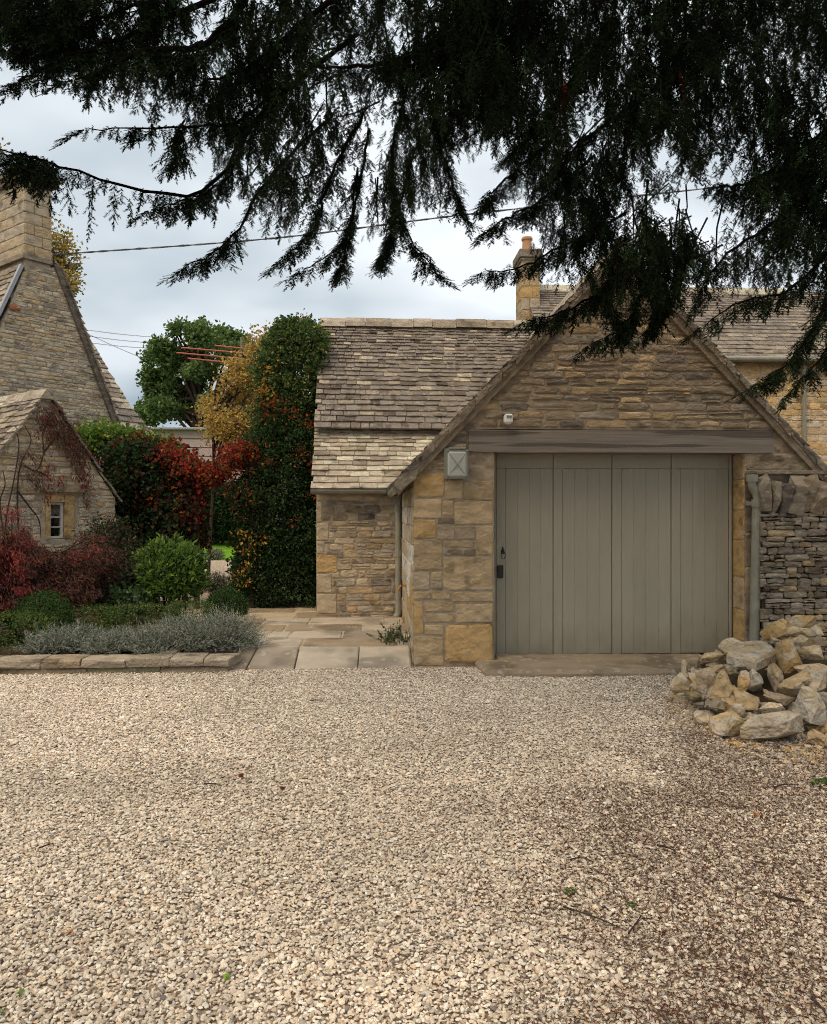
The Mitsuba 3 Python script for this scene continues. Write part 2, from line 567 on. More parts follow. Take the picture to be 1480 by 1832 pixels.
# the raised garden behind the stone kerb: earth, with a gravel path and a lawn on it
kerb_l, kerb_r = W(-60, 1200, 7.85), W(415, 1200, 7.85)
put('garden_bed', join([bx(-14, -1.99, 7.98, 8.44, -.05, PZ - .03), bx(-14, .42, 8.442, 60, -.05, PZ - .034)]), 'earth')
labels['garden_bed'] = {'label': 'dark soil of the raised garden bed behind the stone kerb', 'kind': 'structure'}
sheet('garden_path', [(-5.6, 13.2), (-.8, 13.2), (-1.6, 16), (-3.5, 24.2), (-8.6, 24.2)], PZ - .026, 'drive', 'gravel path seen through the creeper arch')
put('lawn', (np.array([[-14, 24.2, PZ - .022], [1, 24.2, PZ - .022], [1, 36.6, .74], [-18, 36.6, .74]]), np.array([[0, 1, 2, 3]])), 'grass')
labels['lawn'] = {'label': 'bright green lawn rising beyond the gravel path', 'kind': 'structure'}

rng = np.random.default_rng(5)
# paving slabs: a sloping row along the drive, then the landing and the path to the arch
bed_edge = lambda Y: np.interp(Y, [7.9, 8.4, 9.5, 11, 13.2], [-1.98, -1.93, -1.93, -2.06, -2.5])
put('paving', bx(-2.9, .43, 8.42, 13.2, -.04, PZ - .014), 'mortar', (.5, .62))
labels['paving'] = {'label': 'worn pale stone paving between the garden bed and the outbuilding', 'kind': 'structure'}
RB, RT = 7.97, 8.42
fr_r = frame([0, RB, 0.0], EX, unit(np.array([0, RT - RB, PZ])))
Lr = math.hypot(RT - RB, PZ)
put('paving__bedding', (np.array([[-2.0, RB + .02, -.03], [.43, RB + .02, -.03], [.43, RT, PZ - .03], [-1.93, RT, PZ - .03]]), np.array([[0, 1, 2, 3]])), 'mortar', (.5, .35))
us = [404, 441, 527, 640, 738]
xs = [W(u, 1197, RB)[0] for u in us]
for i in range(4):
    o = np.array([[xs[i] + .008, 0], [xs[i + 1] - .008, 0], [xs[i + 1] * .995 - .008 + (.05 if i == 0 else .01), Lr - .01], [xs[i] + .008 + (.06 if i == 0 else .04 if i == 1 else .01), Lr - .01]])
    o = np.insert(o, [1, 3], [(o[0] + o[1]) / 2, (o[2] + o[3]) / 2], 0) + rng.uniform(-.006, .006, (6, 2))
    put('paving__slab', pillow(o, fr_r, .02, .02, rng, -.05), 'slab', ton([10, 10, 11, 11][i], [.62, .72, .55, .62][i]))
land = Polygon([(bed_edge(8.42), 8.43), (.42, 8.43), (.42, 10.92), (-.75, 10.95), (-.75, 13.2), (-2.5, 13.2), (bed_edge(11), 11), (bed_edge(9.5), 9.5)])
fr_p = frame([0, 0, PZ - .018], EX, [0, 1., 0])
y = 8.43
while y < 13.1:
    h = rng.uniform(.42, .78)
    x = -3.2 + rng.uniform(0, .6)
    while x < .5:
        w = rng.uniform(.6, 1.2)
        o = clip(stone_outline(x + .011, x + w - .011, y + .011, y + h - .011, rng, .010, .02), land, .12)
        if o is not None:
            put('paving__slab', pillow(o, fr_p, rng.uniform(.014, .019), .012, rng, -.02), 'slab', ton(rng.choice([11, 2, 11, 11, 10, 3]), rng.uniform(.5, .68)))
        x += w
    y += h

# the pebbles: real stones, fewer and simpler with distance
def icosa():
    import trimesh
    m = trimesh.creation.icosphere(0)
    return np.array(m.vertices), np.array(m.faces)


def pebble_tile(size_m, step, size, base, rng):
    """A square tile of loose chippings round the origin: mesh and uv."""
    X, Y = np.meshgrid(np.arange(-size_m / 2, size_m / 2, step), np.arange(-size_m / 2, size_m / 2, step))
    P = np.column_stack([X.ravel(), Y.ravel()]) + rng.uniform(0, 1, (X.size, 2)) * step
    n = len(P)
    bv, bf = base
    s = size * np.exp(rng.normal(0, .28, n))
    s[rng.random(n) < .035] *= 1.4
    sc = np.column_stack([s, s * rng.uniform(.55, .95, n), s * rng.uniform(.28, .6, n)])
    v = bv[None] * (1 + rng.uniform(-.28, .28, (n, len(bv), 1))) * sc[:, None]
    yaw, tilt = rng.uniform(0, 2 * np.pi, n), rng.normal(0, .42, n)
    ct, st = np.cos(tilt)[:, None], np.sin(tilt)[:, None]
    x, z = v[..., 0] * ct - v[..., 2] * st, v[..., 0] * st + v[..., 2] * ct
    cy, sy = np.cos(yaw)[:, None], np.sin(yaw)[:, None]
    hgt = .004 + .011 * rng.random(n) * (rng.random(n) < .6)
    v = np.stack([x * cy - v[..., 1] * sy + P[:, :1], x * sy + v[..., 1] * cy + P[:, 1:], z + hgt[:, None]], -1)
    f = (bf[None] + (np.arange(n) * len(bv))[:, None, None]).reshape(-1, 3)
    hue = rng.choice(len(PEB), n, p=[.2, .2, .17, .11, .1, .08, .05, .02, .025, .045])
    uv = np.column_stack([(hue + .5) / len(PEB), rng.uniform(.15, .85, n)])
    return (v.reshape(-1, 3), f), np.repeat(uv, len(bv), 0)


octa = (np.array([[1, 0, 0], [-1, 0, 0], [0, 1, 0], [0, -1, 0], [0, 0, 1], [0, 0, -1.]]) * 1.08,
        np.array([[0, 2, 4], [2, 1, 4], [1, 3, 4], [3, 0, 4], [2, 0, 5], [1, 2, 5], [3, 1, 5], [0, 3, 5]]))
TS = .56
for k in range(4):
    m, uv = pebble_tile(TS, .0127, .0086, icosa(), rng)
    scene[f'pebble_tile_{k}'] = {'type': 'shapegroup', 'pebbles': mikit.ply(m, 'pebble', uv=uv)}
    m, uv = pebble_tile(TS, .0142, .0100, octa, rng)
    scene[f'pebble_tile_{k + 4}'] = {'type': 'shapegroup', 'pebbles': mikit.ply(m, 'pebble', uv=uv)}
k = 0
for j in range(11):
    yc = 7.955 - TS / 2 - j * TS
    for i in range(-12, 13):
        xc = i * TS + .28
        if not -.58 * (yc + .3) - .5 < xc < .62 * (yc + .3) + .5:
            continue
        k += 1
        scene[f'gravel__{k:03d}'] = {'type': 'instance', 'to_world': T().translate([xc, yc, float(rng.uniform(0, .002))]).rotate([0, 0, 1], float(90 * rng.integers(4))),
                                     'group': {'type': 'ref', 'id': f'pebble_tile_{int(rng.integers(4)) + (0 if yc < 4.6 else 4)}'}}
labels['gravel'] = {'label': 'cream and tan stone chippings covering the driveway', 'category': 'gravel', 'kind': 'stuff'}

# dry yew needles lying on the pebbles, thickest towards the right
n = 300000
P = np.column_stack([rng.uniform(-1.5, 4.6, n), rng.uniform(2.1, 7.4, n)])
den = meshkit.fbm(np.column_stack([P * np.array([1.5, 1.9]), np.zeros(n)]), 4, 3)
side = np.clip((P[:, 0] / P[:, 1] + .02 - .10 * (P[:, 1] > 4.5)) / .42, 0, 1)
patch = np.exp(-((P[:, 0] - 2.75) / .75) ** 2 - ((P[:, 1] - 5.05) / .42) ** 2) + .8 * np.exp(-((P[:, 0] - 1.75) / .6) ** 2 - ((P[:, 1] - 3.75) / .5) ** 2)
fine = meshkit.fbm(np.column_stack([P * np.array([5.5, 7.0]), np.zeros(n)]), 3, 9)
prob = np.clip((.6 * den + .4 * fine - .50 + .12 * side + .20 * patch) * 6.5 + .26 * side, 0, 1) * (side ** 1.5 + .7 * patch) * (.6 + .4 * (P[:, 1] < 5.6)) + .008
P = P[rng.random(n) < prob]
n = len(P)
an = rng.uniform(0, np.pi, n)
a = np.column_stack([np.cos(an), np.sin(an), rng.normal(0, .3, n)])
L = rng.uniform(.016, .032, n)[:, None]
sd = np.column_stack([-np.sin(an), np.cos(an), np.zeros(n)]) * .0019
c = np.column_stack([P, rng.uniform(.012, .026, n)])
v = np.stack([c - a * L / 2 - sd, c - a * L / 2 + sd, c + a * L / 2], 1).reshape(-1, 3)
uv = np.repeat(np.column_stack([(rng.choice([18, 18, 1, 19], n) + .5) / len(LEAF), rng.uniform(.1, .65, n)]), 3, 0)
put('needle_litter', (v, np.arange(3 * n).reshape(-1, 3)), 'needle', uv=uv)
labels['needle_litter'] = {'label': 'reddish brown dry yew needles scattered over the gravel at the right', 'category': 'needle litter', 'kind': 'stuff'}

# fallen leaves and twigs, each its own
def fallen(u, v, size, tone, label):
    p = ground(u, v, .022)
    k = thing('fallen_leaf', label, 'leaf')
    an = rng.uniform(0, 6.28)
    t = np.linspace(0, 2 * np.pi, 11)[:-1]
    r = size * (.62 + .38 * np.cos(t)) * (1 + .22 * np.cos(5 * t)) * .62
    q = np.column_stack([r * np.cos(t) + size * .1, r * np.sin(t) * .8, size * .22 * np.sin(2 * t) + rng.uniform(0, size * .15, 10)])
    q = np.vstack([q, [[0, 0, 0]]])
    R = np.array([[math.cos(an), -math.sin(an), 0], [math.sin(an), math.cos(an), 0], [0, 0, 1]])
    i = np.arange(10)
    put(k, (q @ R.T + p, np.stack([i, (i + 1) % 10, i * 0 + 10], 1)), 'needle', ton(tone, rng.uniform(.5, .8), len(LEAF)), raw=True)


for u, v, s, t, w in [(737, 1330, .035, 9, 'orange leaf curled on the gravel in the middle of the drive'), (1203, 1334, .025, 18, 'brown leaf lying below the left end of the rubble heap'), (703, 1282, .03, 9, 'small orange leaf on the gravel below the paving slope'),
                      (430, 1390, .045, 1, 'red brown leaf on the gravel left of centre'), (505, 1412, .04, 1, 'dark red leaf right of another red brown leaf'), (328, 1262, .035, 7, 'olive yellow leaf on the gravel below the kerb'), (102, 1336, .035, 1, 'brown leaf on the gravel at the left, below the stone kerb'),
                      (1358, 1458, .055, 9, 'rust orange leaf among the dry needles at the right'), (1082, 1459, .03, 9, 'tiny orange leaf on the gravel left of the needle patches'), (484, 1544, .03, 1, 'rust leaf on the gravel in the lower middle'),
                      (130, 1668, .035, 9, 'orange leaf on the gravel at lower left'), (404, 1752, .035, 4, 'green leaf beside a white pebble at the bottom'), (32, 1778, .028, 5, 'green leaf at the lower left edge'), (6, 1810, .03, 5, 'dark green leaf in the bottom left corner'),
                      (260, 1246, .04, 18, 'brown leaf on the gravel near the kerb'), (870, 1250, .03, 7, 'ochre leaf on gravel before the threshold step')]:
    fallen(u, v, s, t, w)


def twig(u0, v0, u1, v1, r, label, tone=.5):
    a, b = ground(u0, v0, .026), ground(u1, v1, .022)
    k = thing('fallen_twig', label, 'twig')
    m = (a + b) / 2 + np.array([rng.normal(0, .01), rng.normal(0, .012), .004])
    put(k, tube(spline([a, m, b], 6), np.linspace(r, r * .45, 6), 5), 'bark', (.5, tone), raw=True)


for a in [(1176, 1512, 1210, 1523, .006, 'black twig on the gravel at the right, above centre of the needle patches'), (1388, 1602, 1440, 1613, .006, 'grey twig near the right edge of the gravel'), (1020, 1538, 1062, 1541, .004, 'short thin twig right of centre on the gravel'),
          (1452, 1786, 1482, 1822, .005, 'pale bent twig in the bottom right corner'), (1125, 1670, 1150, 1635, .004, 'fine twig pointing away on the lower right gravel'), (365, 1402, 396, 1403, .004, 'thin twig left of the red brown leaf'), (555, 1253, 578, 1253, .005, 'straight twig on gravel below the sloped slabs'),
          (1008, 1622, 1110, 1660, .004, 'long thin twig among needles right of centre'), (70, 1517, 96, 1513, .004, 'twig at left of the gravel'), (1385, 1410, 1430, 1404, .005, 'twig below the rubble heap')]:
    twig(*a)
# tufts of green weeds growing in the gravel
for u, v, s, lb in [(1472, 1404, .09, 'small green weed tuft at the right edge below the rubble heap'), (1022, 1598, .035, 'tiny green weed seedling on the gravel right of centre'), (1130, 1622, .03, 'tiny pale green seedling right of another seedling')]:
    p = ground(u, v, .01)
    k = thing('weed_tuft', lb, 'weed')
    d = unit(rng.normal(0, 1, (40, 3)) * [1, 1, .6] + [0, 0, .7])
    m, q = leafage(p + d * s * rng.uniform(.3, 1, (40, 1)) * [1, 1, .5], d, s * .5, s * .25, [5, 4, 3], [3, 2, 2], rng)
    put(k, m, 'leaf', uv=q, raw=True)
# ------------------------------------------------------------------ the garage
rng = np.random.default_rng(11)
YG = 8.10                                                # plane of its front
g = lambda u, v: W(u, v, YG)[[0, 2]]
gx0 = g(740, 900)[0]
apex = g(1109, 442)
eave = g(706, 860)
SL = (apex[1] - eave[1]) / (apex[0] - eave[0])           # slope of the roof
gx1 = 2 * apex[0] - gx0
zt = lambda x: apex[1] - SL * abs(x - apex[0]) - .14     # top of the wall under the verge
garage = thing('garage', 'stone garage with steep slate gable and wide sage green door', 'garage')
dl, dr_, dt = g(884, 1000)[0], g(1333, 1000)[0], g(1000, 809)[1]
ll, lr_, lt = g(838, 790)[0], g(1383, 790)[0], g(1000, 768)[1]
front = Polygon([(gx0, -.05), (gx1, -.05), (gx1, zt(gx1)), (apex[0], apex[1] - .14), (gx0, zt(gx0))])
hole = Polygon([(dl, -.1), (dr_, -.1), (dr_, dt), (lr_, dt), (lr_, lt), (ll, lt), (ll, dt), (dl, dt)])
YB = 12.3                                                # its back
frG = FRONT(YG)
wall = thing(garage + '__wall')
parts = [extrude(front.difference(hole), frG, -.30, -.002), extrude(Polygon([(gx0, -.05), (gx1, -.05), (gx1, zt(gx1)), (apex[0], apex[1] - .14), (gx0, zt(gx0))]), FRONT(YB), 0, .3),
         bx(gx0 + .012, gx0 + .3, YG + .302, YB - .302, -.05, zt(gx0) - .02), bx(gx1 - .3, gx1, YG + .302, YB - .302, -.05, zt(gx1) - .02)]
put(wall, join(parts), 'mortar', (.5, .36), raw=True)
# inside: a dark floor and the back of the door recess close the view
put(garage + '__floor', bx(gx0 + .3, gx1 - .3, YG + .35, YB - .3, -.04, .03), 'earth')

# the dressed blocks of the left pier, one by one (pixel boxes, tone, brightness)
PIER = [(740, 795, 846, 889, 0, 0.50), (797, 828, 857, 893, 1, 0.56), (829, 882, 860, 895, 1, 0.30), (740, 790, 892, 927, 1, 0.68), (792, 811, 895, 923, 1, 0.58), (813, 882, 897, 938, 1, 0.61), (740, 780, 929, 963, 0, 0.50), (783, 813, 926, 937, 4, 0.80),
        (783, 814, 940, 966, 3, 0.78), (816, 850, 941, 966, 3, 0.68), (852, 882, 941, 994, 1, 0.56), (794, 850, 968, 980, 1, 0.30), (740, 792, 966, 1020, 1, 0.37), (794, 851, 982, 994, 4, 0.90), (793, 882, 997, 1056, 1, 0.56), (740, 769, 1023, 1056, 3, 0.83),
        (771, 791, 1023, 1038, 1, 0.58), (771, 791, 1041, 1055, 3, 0.68), (740, 771, 1058, 1072, 1, 0.56), (773, 806, 1058, 1073, 1, 0.48), (808, 882, 1059, 1077, 1, 0.50), (740, 757, 1075, 1134, 0, 0.48), (760, 812, 1076, 1094, 1, 0.47), (760, 812, 1097, 1114, 1, 0.46),
        (815, 882, 1080, 1114, 1, 0.68), (760, 794, 1117, 1136, 1, 0.53), (740, 794, 1138, 1191, 1, 0.53)]
for a, b, c, d, t, br in PIER:
    p, q = g(a, d), g(b, c)
    put(wall + '__stone', pillow(stone_outline(p[0] + .005, q[0] - .002, p[1] + .004, q[1] - .004, rng, .004, .007), frG, .007, .010, rng, -.03), 'stone', ton(t, br))
p, q = g(797, 1186), g(882, 1117)
put(wall + '__stone', pillow(stone_outline(p[0], q[0], p[1], q[1], rng, .008, .03), frG, .03, .03, rng, -.03), 'stone', ton(0, .62))
# reveals of the doorway
for x, nx, zs, tt in ((dl, -1, [.02, .3, .62, .95, 1.3, 1.62, 1.95, dt], (1, 0, 2, 1, 3)), (dr_, 1, [.02, .22, .55, .9, 1.3, 1.62, 1.95, dt], (0, 0, 1, 0))):
    fr = frame([x, YG, 0], [0, nx, 0.], EZ) if nx < 0 else frame([x, YG, 0], [0, -1., 0], EZ)
    fr = (np.array([x, YG, 0.]), np.array([0, 1., 0]), EZ, np.array([-nx, 0, 0.])) if nx > 0 else (np.array([x, YG, 0.]), np.array([0, 1., 0]), EZ, np.array([1., 0, 0]))
    for k in range(len(zs) - 1):
        o = stone_outline(.012, .262, zs[k] + .004, zs[k + 1] - .004, rng, .004, .012)
        if nx > 0:
            o = o[::-1]
        put(wall + '__stone', pillow(o, fr, .008, .012, rng, -.03), 'stone', ton(tt[k % len(tt)], rng.uniform(.5, .7)))
# the right pier
zz = [.0, .33, .72, 1.02, 1.38, 1.72, 1.96]
xr = g(1362, 1000)[0]
for k in range(6):
    put(wall + '__stone', pillow(stone_outline(dr_ + .004, xr + .05, zz[k] + .004, zz[k + 1] - .004, rng, .005, .016), frG, .006, .012, rng, -.03), 'stone', ton([11, 3, 1, 3, 3, 4][k], [.5, .55, .5, .6, .5, .7][k]))
z0, z1 = g(1340, 841)[1], g(1340, 812)[1]
put(wall + '__stone', pillow(stone_outline(g(1335, 830)[0], g(1452, 830)[0], z0, z1, rng, .006, .02), frG, .008, .014, rng, -.03), 'stone', ton(3, .55))
# a projecting ledge over the boundary wall
put(wall + '__ledge', bx(g(1334, 840)[0], gx1 + .1, YG - .07, YG + .05, g(1400, 849)[1], g(1400, 842)[1], .008), 'stone', ton(6, .4))
# the coursed rubble of the gable
rub = front.difference(Polygon([(-1, -1), (gx1 + 1, -1), (gx1 + 1, z1 + .01), (lr_ + .01, z1 + .01), (lr_ + .01, lt + .012), (ll - .012, lt + .012), (ll - .012, g(740, 843)[1]), (-1, g(740, 843)[1])])).buffer(-.012, join_style=2)
outs = fill_courses(rub, (.07, .112), (.15, .42), .024, rng, .012, .16, .008)
lay_stones(wall + '__stone', outs, frG, .011, .024, rng, [3, 3, 3, 1, 9, 10, 3, 3, 1], (.38, .80), cap=262)
# the left return of the wall, seen edge on
side = Polygon([(-YB, -.05), (-YG - .0, -.05), (-YG, zt(gx0) - .03), (-YB, zt(gx0) - .03)])
frS = frame([gx0, 0, 0], [0, -1., 0], EZ)
outs = [stone_outline(-a, -b, c, d, rng, .006, .02) for a, b, c, d in [(y1, y0, z, z + .2) for i, z in enumerate(np.arange(.02, 1.75, .205)) for y0, y1 in ((8.105, 8.5 + .2 * (i % 2)), (8.515 + .2 * (i % 2), 9.3), (9.315, 10.2), (10.215, 11.0))]]
lay_stones(wall + '__stone', outs, frS, .012, .02, rng, [2, 14, 2, 1, 0], (.35, .6), cap=300)

# oak lintel over the door
o = [(ll + .002, dt + .004), *[(x, dt + .004 - .012 * meshkit.noise([[x * 2.1, 3, 1]])[0]) for x in np.linspace(ll + .2, lr_ - .2, 9)], (lr_ - .002, dt + .004), (lr_ - .002, lt - .004), *[(x, lt - .004 - .008 * meshkit.noise([[x * 1.7, 7, 1]])[0]) for x in np.linspace(lr_ - .3, ll + .3, 7)], (ll + .002, lt - .004)]
put(garage + '__lintel', extrude(Polygon(o), frG, -.28, .016), 'oak', (.5, .5))

# sliding door: boarded leaves with rails and stiles
YD = 8.36
dg = lambda u, v: W(u, v, YD)[[0, 2]]
door = thing(garage + '__door')
zb, ztop = dg(1000, 1171)[1], dt + .06
xl, xr_ = dg(872, 1000)[0], dg(1306, 1000)[0]
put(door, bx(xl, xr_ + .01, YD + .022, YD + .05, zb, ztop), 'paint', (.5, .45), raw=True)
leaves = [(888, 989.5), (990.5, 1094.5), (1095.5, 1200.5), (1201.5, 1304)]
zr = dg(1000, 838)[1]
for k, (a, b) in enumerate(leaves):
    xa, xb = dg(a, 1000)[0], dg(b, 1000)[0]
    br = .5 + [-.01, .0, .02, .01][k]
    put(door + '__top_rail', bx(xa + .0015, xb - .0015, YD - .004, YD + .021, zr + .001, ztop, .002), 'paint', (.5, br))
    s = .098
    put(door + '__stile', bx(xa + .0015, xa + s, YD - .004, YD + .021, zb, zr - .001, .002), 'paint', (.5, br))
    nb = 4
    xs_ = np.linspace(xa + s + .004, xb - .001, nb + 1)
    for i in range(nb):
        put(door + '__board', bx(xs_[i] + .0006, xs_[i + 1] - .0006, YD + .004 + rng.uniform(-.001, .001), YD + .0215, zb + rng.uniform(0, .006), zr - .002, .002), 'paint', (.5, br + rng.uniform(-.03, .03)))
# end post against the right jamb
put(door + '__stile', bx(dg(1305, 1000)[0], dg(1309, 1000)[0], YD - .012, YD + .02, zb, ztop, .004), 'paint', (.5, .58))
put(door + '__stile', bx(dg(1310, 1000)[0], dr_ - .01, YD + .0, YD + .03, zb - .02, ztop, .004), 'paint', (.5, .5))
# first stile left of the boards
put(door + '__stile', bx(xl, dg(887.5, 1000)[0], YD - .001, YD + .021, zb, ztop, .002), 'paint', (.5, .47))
# ring latch and keypad, black
c = np.append(dg(899.5, 985), 0)
lat = []
px = 8.36 / F
P3 = lambda u, v, y: np.array([dg(u, v)[0], y, dg(u, v)[1]])
lat.append(bx(P3(896.5, 0, 0)[0], P3(902.5, 0, 0)[0], YD - .010, YD - .004, dg(900, 991)[1], dg(900, 983)[1], .002))
lat.append(bx(P3(898, 0, 0)[0], P3(901, 0, 0)[0], YD - .010, YD - .004, dg(900, 983)[1], dg(900, 978.5)[1], .001))
lat.append(hull([P3(899.5 + dx, 984.5 + dz, YD - .018 - d) for dx, dz, d in [(-2, 0, 0), (2, 0, 0), (0, -2, 0), (0, 2, 0), (0, 0, .01)]]))
t = np.linspace(0, 2 * np.pi, 17)
lat.append(tube([P3(900 + 3.6 * math.sin(x), 993 - 7 * math.cos(x), YD - .02) for x in t], .0035, 6, False))
put(door + '__latch', join(lat), 'black_metal', (.5, .5))
kp = thing(door + '__keypad')
put(kp, bx(dg(889.5, 0)[0], dg(900, 0)[0], YD - .03, YD - .0045, dg(900, 1034)[1], dg(900, 1011)[1], .006), 'black_metal', raw=True)

# threshold slab before the door
o = np.array([[1.08, 7.52], [1.5, 7.46], [2.1, 7.43], [2.7, 7.44], [3.25, 7.46], [3.55, 7.52], [3.60, 8.36], [dl + .02, 8.36], [dl + .02, 8.07], [1.06, 8.05]])
o[0], o[-1] = [W(868, 1210, 7.5)[0], 7.52], [W(852, 1185, 7.95)[0], 8.02]
fr_t = frame([0, 0, 0], EX, [0, 1., 0])
put(garage + '__threshold', pillow(o, fr_t, .068, .03, rng, -.05), 'slab', ton(3, .68), label='worn grey stone threshold step')

# roof: slope bodies, verge courses, slates, ridge stones
roof = thing(garage + '__roof')
ov, yv0, yv1 = .20, YG - .075, YB + .05
ms = []
for sgn in (-1, 1):
    xe = apex[0] + sgn * (apex[0] - eave[0])
    pts = []
    for yy in (yv0 + .02, yv1):
        for x, z in ((xe, eave[1]), (apex[0], apex[1])):
            for dz in (-.13, -.03):
                pts.append([x, yy, z + dz])
    ms.append(hull(pts))
put(roof, join(ms), 'mortar', (.5, .22), raw=True)
sl = math.hypot(1, SL)
Lsl = (apex[0] - eave[0]) * sl
rows = [.2, .19, .18, .17, .16, .15, .14, .13, .12, .11, .10, .1, .1, .09, .09]
for sgn in (-1, 1):
    xe = apex[0] + sgn * (apex[0] - eave[0])
    up = np.array([-sgn / sl, 0, SL / sl])
    ex = np.array([0, -1., 0]) if sgn < 0 else np.array([0, 1., 0])
    fr = frame([xe, 0, eave[1] - .03], ex, up)
    a, b = (-yv1, -yv0) if sgn < 0 else (yv0, yv1)
    near_edge = (lambda c: c[0]) if sgn < 0 else (lambda c: -c[0])
    slates(roof + '__slate', sbox(a, -.03, b, Lsl), fr, rows, [.3, .28, .27, .25, .24, .22, .2, .19, .18, .17], .030, rng, [9, 10, 12, 11, 13, 6], (.3, .7), cap=60, rest_name=roof + '__slate_courses', prefer=near_edge)
    # the verge: rough stones bedded under the slates, and a mortared band against the wall
    nv = 17
    for k in range(nv):
        s0, s1 = Lsl * k / nv, Lsl * (k + 1) / nv - .01
        q = []
        for s in (s0, s1):
            for yy in (yv0 + rng.uniform(-.015, .015), YG + .02):
                for dz in (-.012, -.075 + rng.uniform(-.012, .012)):
                    q.append(np.array([xe, yy, eave[1]]) + up * s + np.array([0, 0, 1]) * dz * 1.4)
        put(roof + '__verge_stone', hull(q), 'stone', ton(rng.choice([9, 10, 6, 3]), rng.uniform(.3, .5)))
    q = []
    for s in (.05, Lsl - .02):
        for yy in (YG - .05, YG + .02):
            for dz in (-.115, -.195):
                q.append(np.array([xe, yy, eave[1]]) + up * s + np.array([0, 0, 1]) * dz)
    put(roof + '__barge', hull(q), 'mortar', (.5, .12))
for k in range(9):
    y0, y1 = yv0 - .02 + k * .49, yv0 + (k + 1) * .49 - .04
    z = apex[1]
    put(roof + '__ridge_stone', hull([[apex[0] + sx * .17, yy, z - .16 + rng.uniform(-.01, .01)] for sx in (-1, 1) for yy in (y0, y1)] + [[apex[0] + sx * .04, yy, z + .07 + rng.uniform(-.012, .012)] for sx in (-1, 1) for yy in (y0, y1)]), 'stone', ton(11, rng.uniform(.35, .55)))
# kneeler stone and lead at the left eaves
kx = eave[0]
put(roof + '__kneeler', hull([[kx + a, yy, eave[1] + b] for yy in (YG - .09, YG + .12) for a, b in ((-.02, -.06), (.25, .14), (.22, .02), (.06, -.10))]), 'stone', ton(6, .35))
put(roof + '__gutter', join([tube([[kx + .03, YG - .05, eave[1] - .07], [kx + .03, 10.8, eave[1] - .07]], .05, 10)]), 'metal', (.5, .4))

# downpipe at the right of the door, with its swan neck
pipe = thing(garage + '__downpipe')
gp = lambda u, v, y=YG - .10: W(u, v, y)
pts = spline([gp(1346, 850), gp(1346, 868), gp(1352, 880), gp(1356, 893), gp(1355, 910)], 14)
put(pipe, join([tube(pts, .045, 14), tube([gp(1355, 905), gp(1350, 1150)], .050, 16)]), 'metal', (.5, .55), smooth=False, raw=True)
put(pipe + '__collar', join([tube([gp(1355.4, 894), gp(1355, 907)], .062, 16), tube([gp(1346, 849), gp(1346, 862)], .058, 16)]), 'metal', (.5, .5))
put(pipe + '__bracket', bx(gp(1338, 0)[0], gp(1350, 0)[0], YG - .10, YG + .0, gp(0, 904)[2], gp(0, 897)[2], .004), 'metal', (.5, .4))

# lantern and security light on the front
lan = thing('wall_lantern', 'square grey metal wall lantern with crossed wire guard left of the lintel', 'lantern')
lg = lambda u, v, y=YG - .10: W(u, v, y)
xa, xb, za, zc = lg(798, 0)[0], lg(838, 0)[0], lg(0, 855)[2], lg(0, 801)[2]
put(lan + '__backplate', bx(xa - .015, xb - .02, YG - .045, YG - .008, za + .005, zc + .02, .006), 'zinc')
put(lan + '__glass', bx(xa + .012, xb - .012, YG - .128, YG - .046, za + .016, zc - .016, .02), 'frosted')
fr_ = []
for (x0, x1, z0, z1) in ((xa, xb, za, za + .015), (xa, xb, zc - .015, zc), (xa, xa + .015, za + .0155, zc - .0155), (xb - .015, xb, za + .0155, zc - .0155)):
    fr_.append(bx(x0, x1, YG - .115, YG - .045, z0, z1, .004))
put(lan + '__frame', join(fr_), 'zinc')
put(lan + '__hood', bx(xa + .03, xb - .03, YG - .12, YG - .02, zc + .002, zc + .026, .005), 'zinc')
cx_, cz_ = (xa + xb) / 2, (za + zc) / 2
for sx in (-1, 1):
    put(lan + '__guard_wire', tube([[xa if sx > 0 else xb, YG - .118, za], [cx_, YG - .140, cz_], [xb if sx > 0 else xa, YG - .118, zc]], .0042, 6), 'grey_plastic')
sec = thing('security_light', 'small white security light on the gable above the lintel', 'light')
sg = lambda u, v, y=YG - .07: W(u, v, y)
put(sec + '__body', bx(sg(902, 0)[0], sg(917, 0)[0], YG - .12, YG - .03, sg(0, 752)[2], sg(0, 735)[2], .014), 'white_plastic')
put(sec + '__sensor', tube([sg(909, 751), sg(909, 759)], [.03, .022], 12), 'white_plastic')
put(sec + '__window', bx(sg(905, 0)[0], sg(914, 0)[0], YG - .128, YG - .118, sg(0, 742)[2], sg(0, 738)[2], .002), 'grey_plastic')
put(sec + '__bracket', bx(sg(899, 0)[0], sg(916, 0)[0], YG - .06, YG - .006, sg(0, 734.5)[2], sg(0, 731.5)[2], .003), 'zinc')
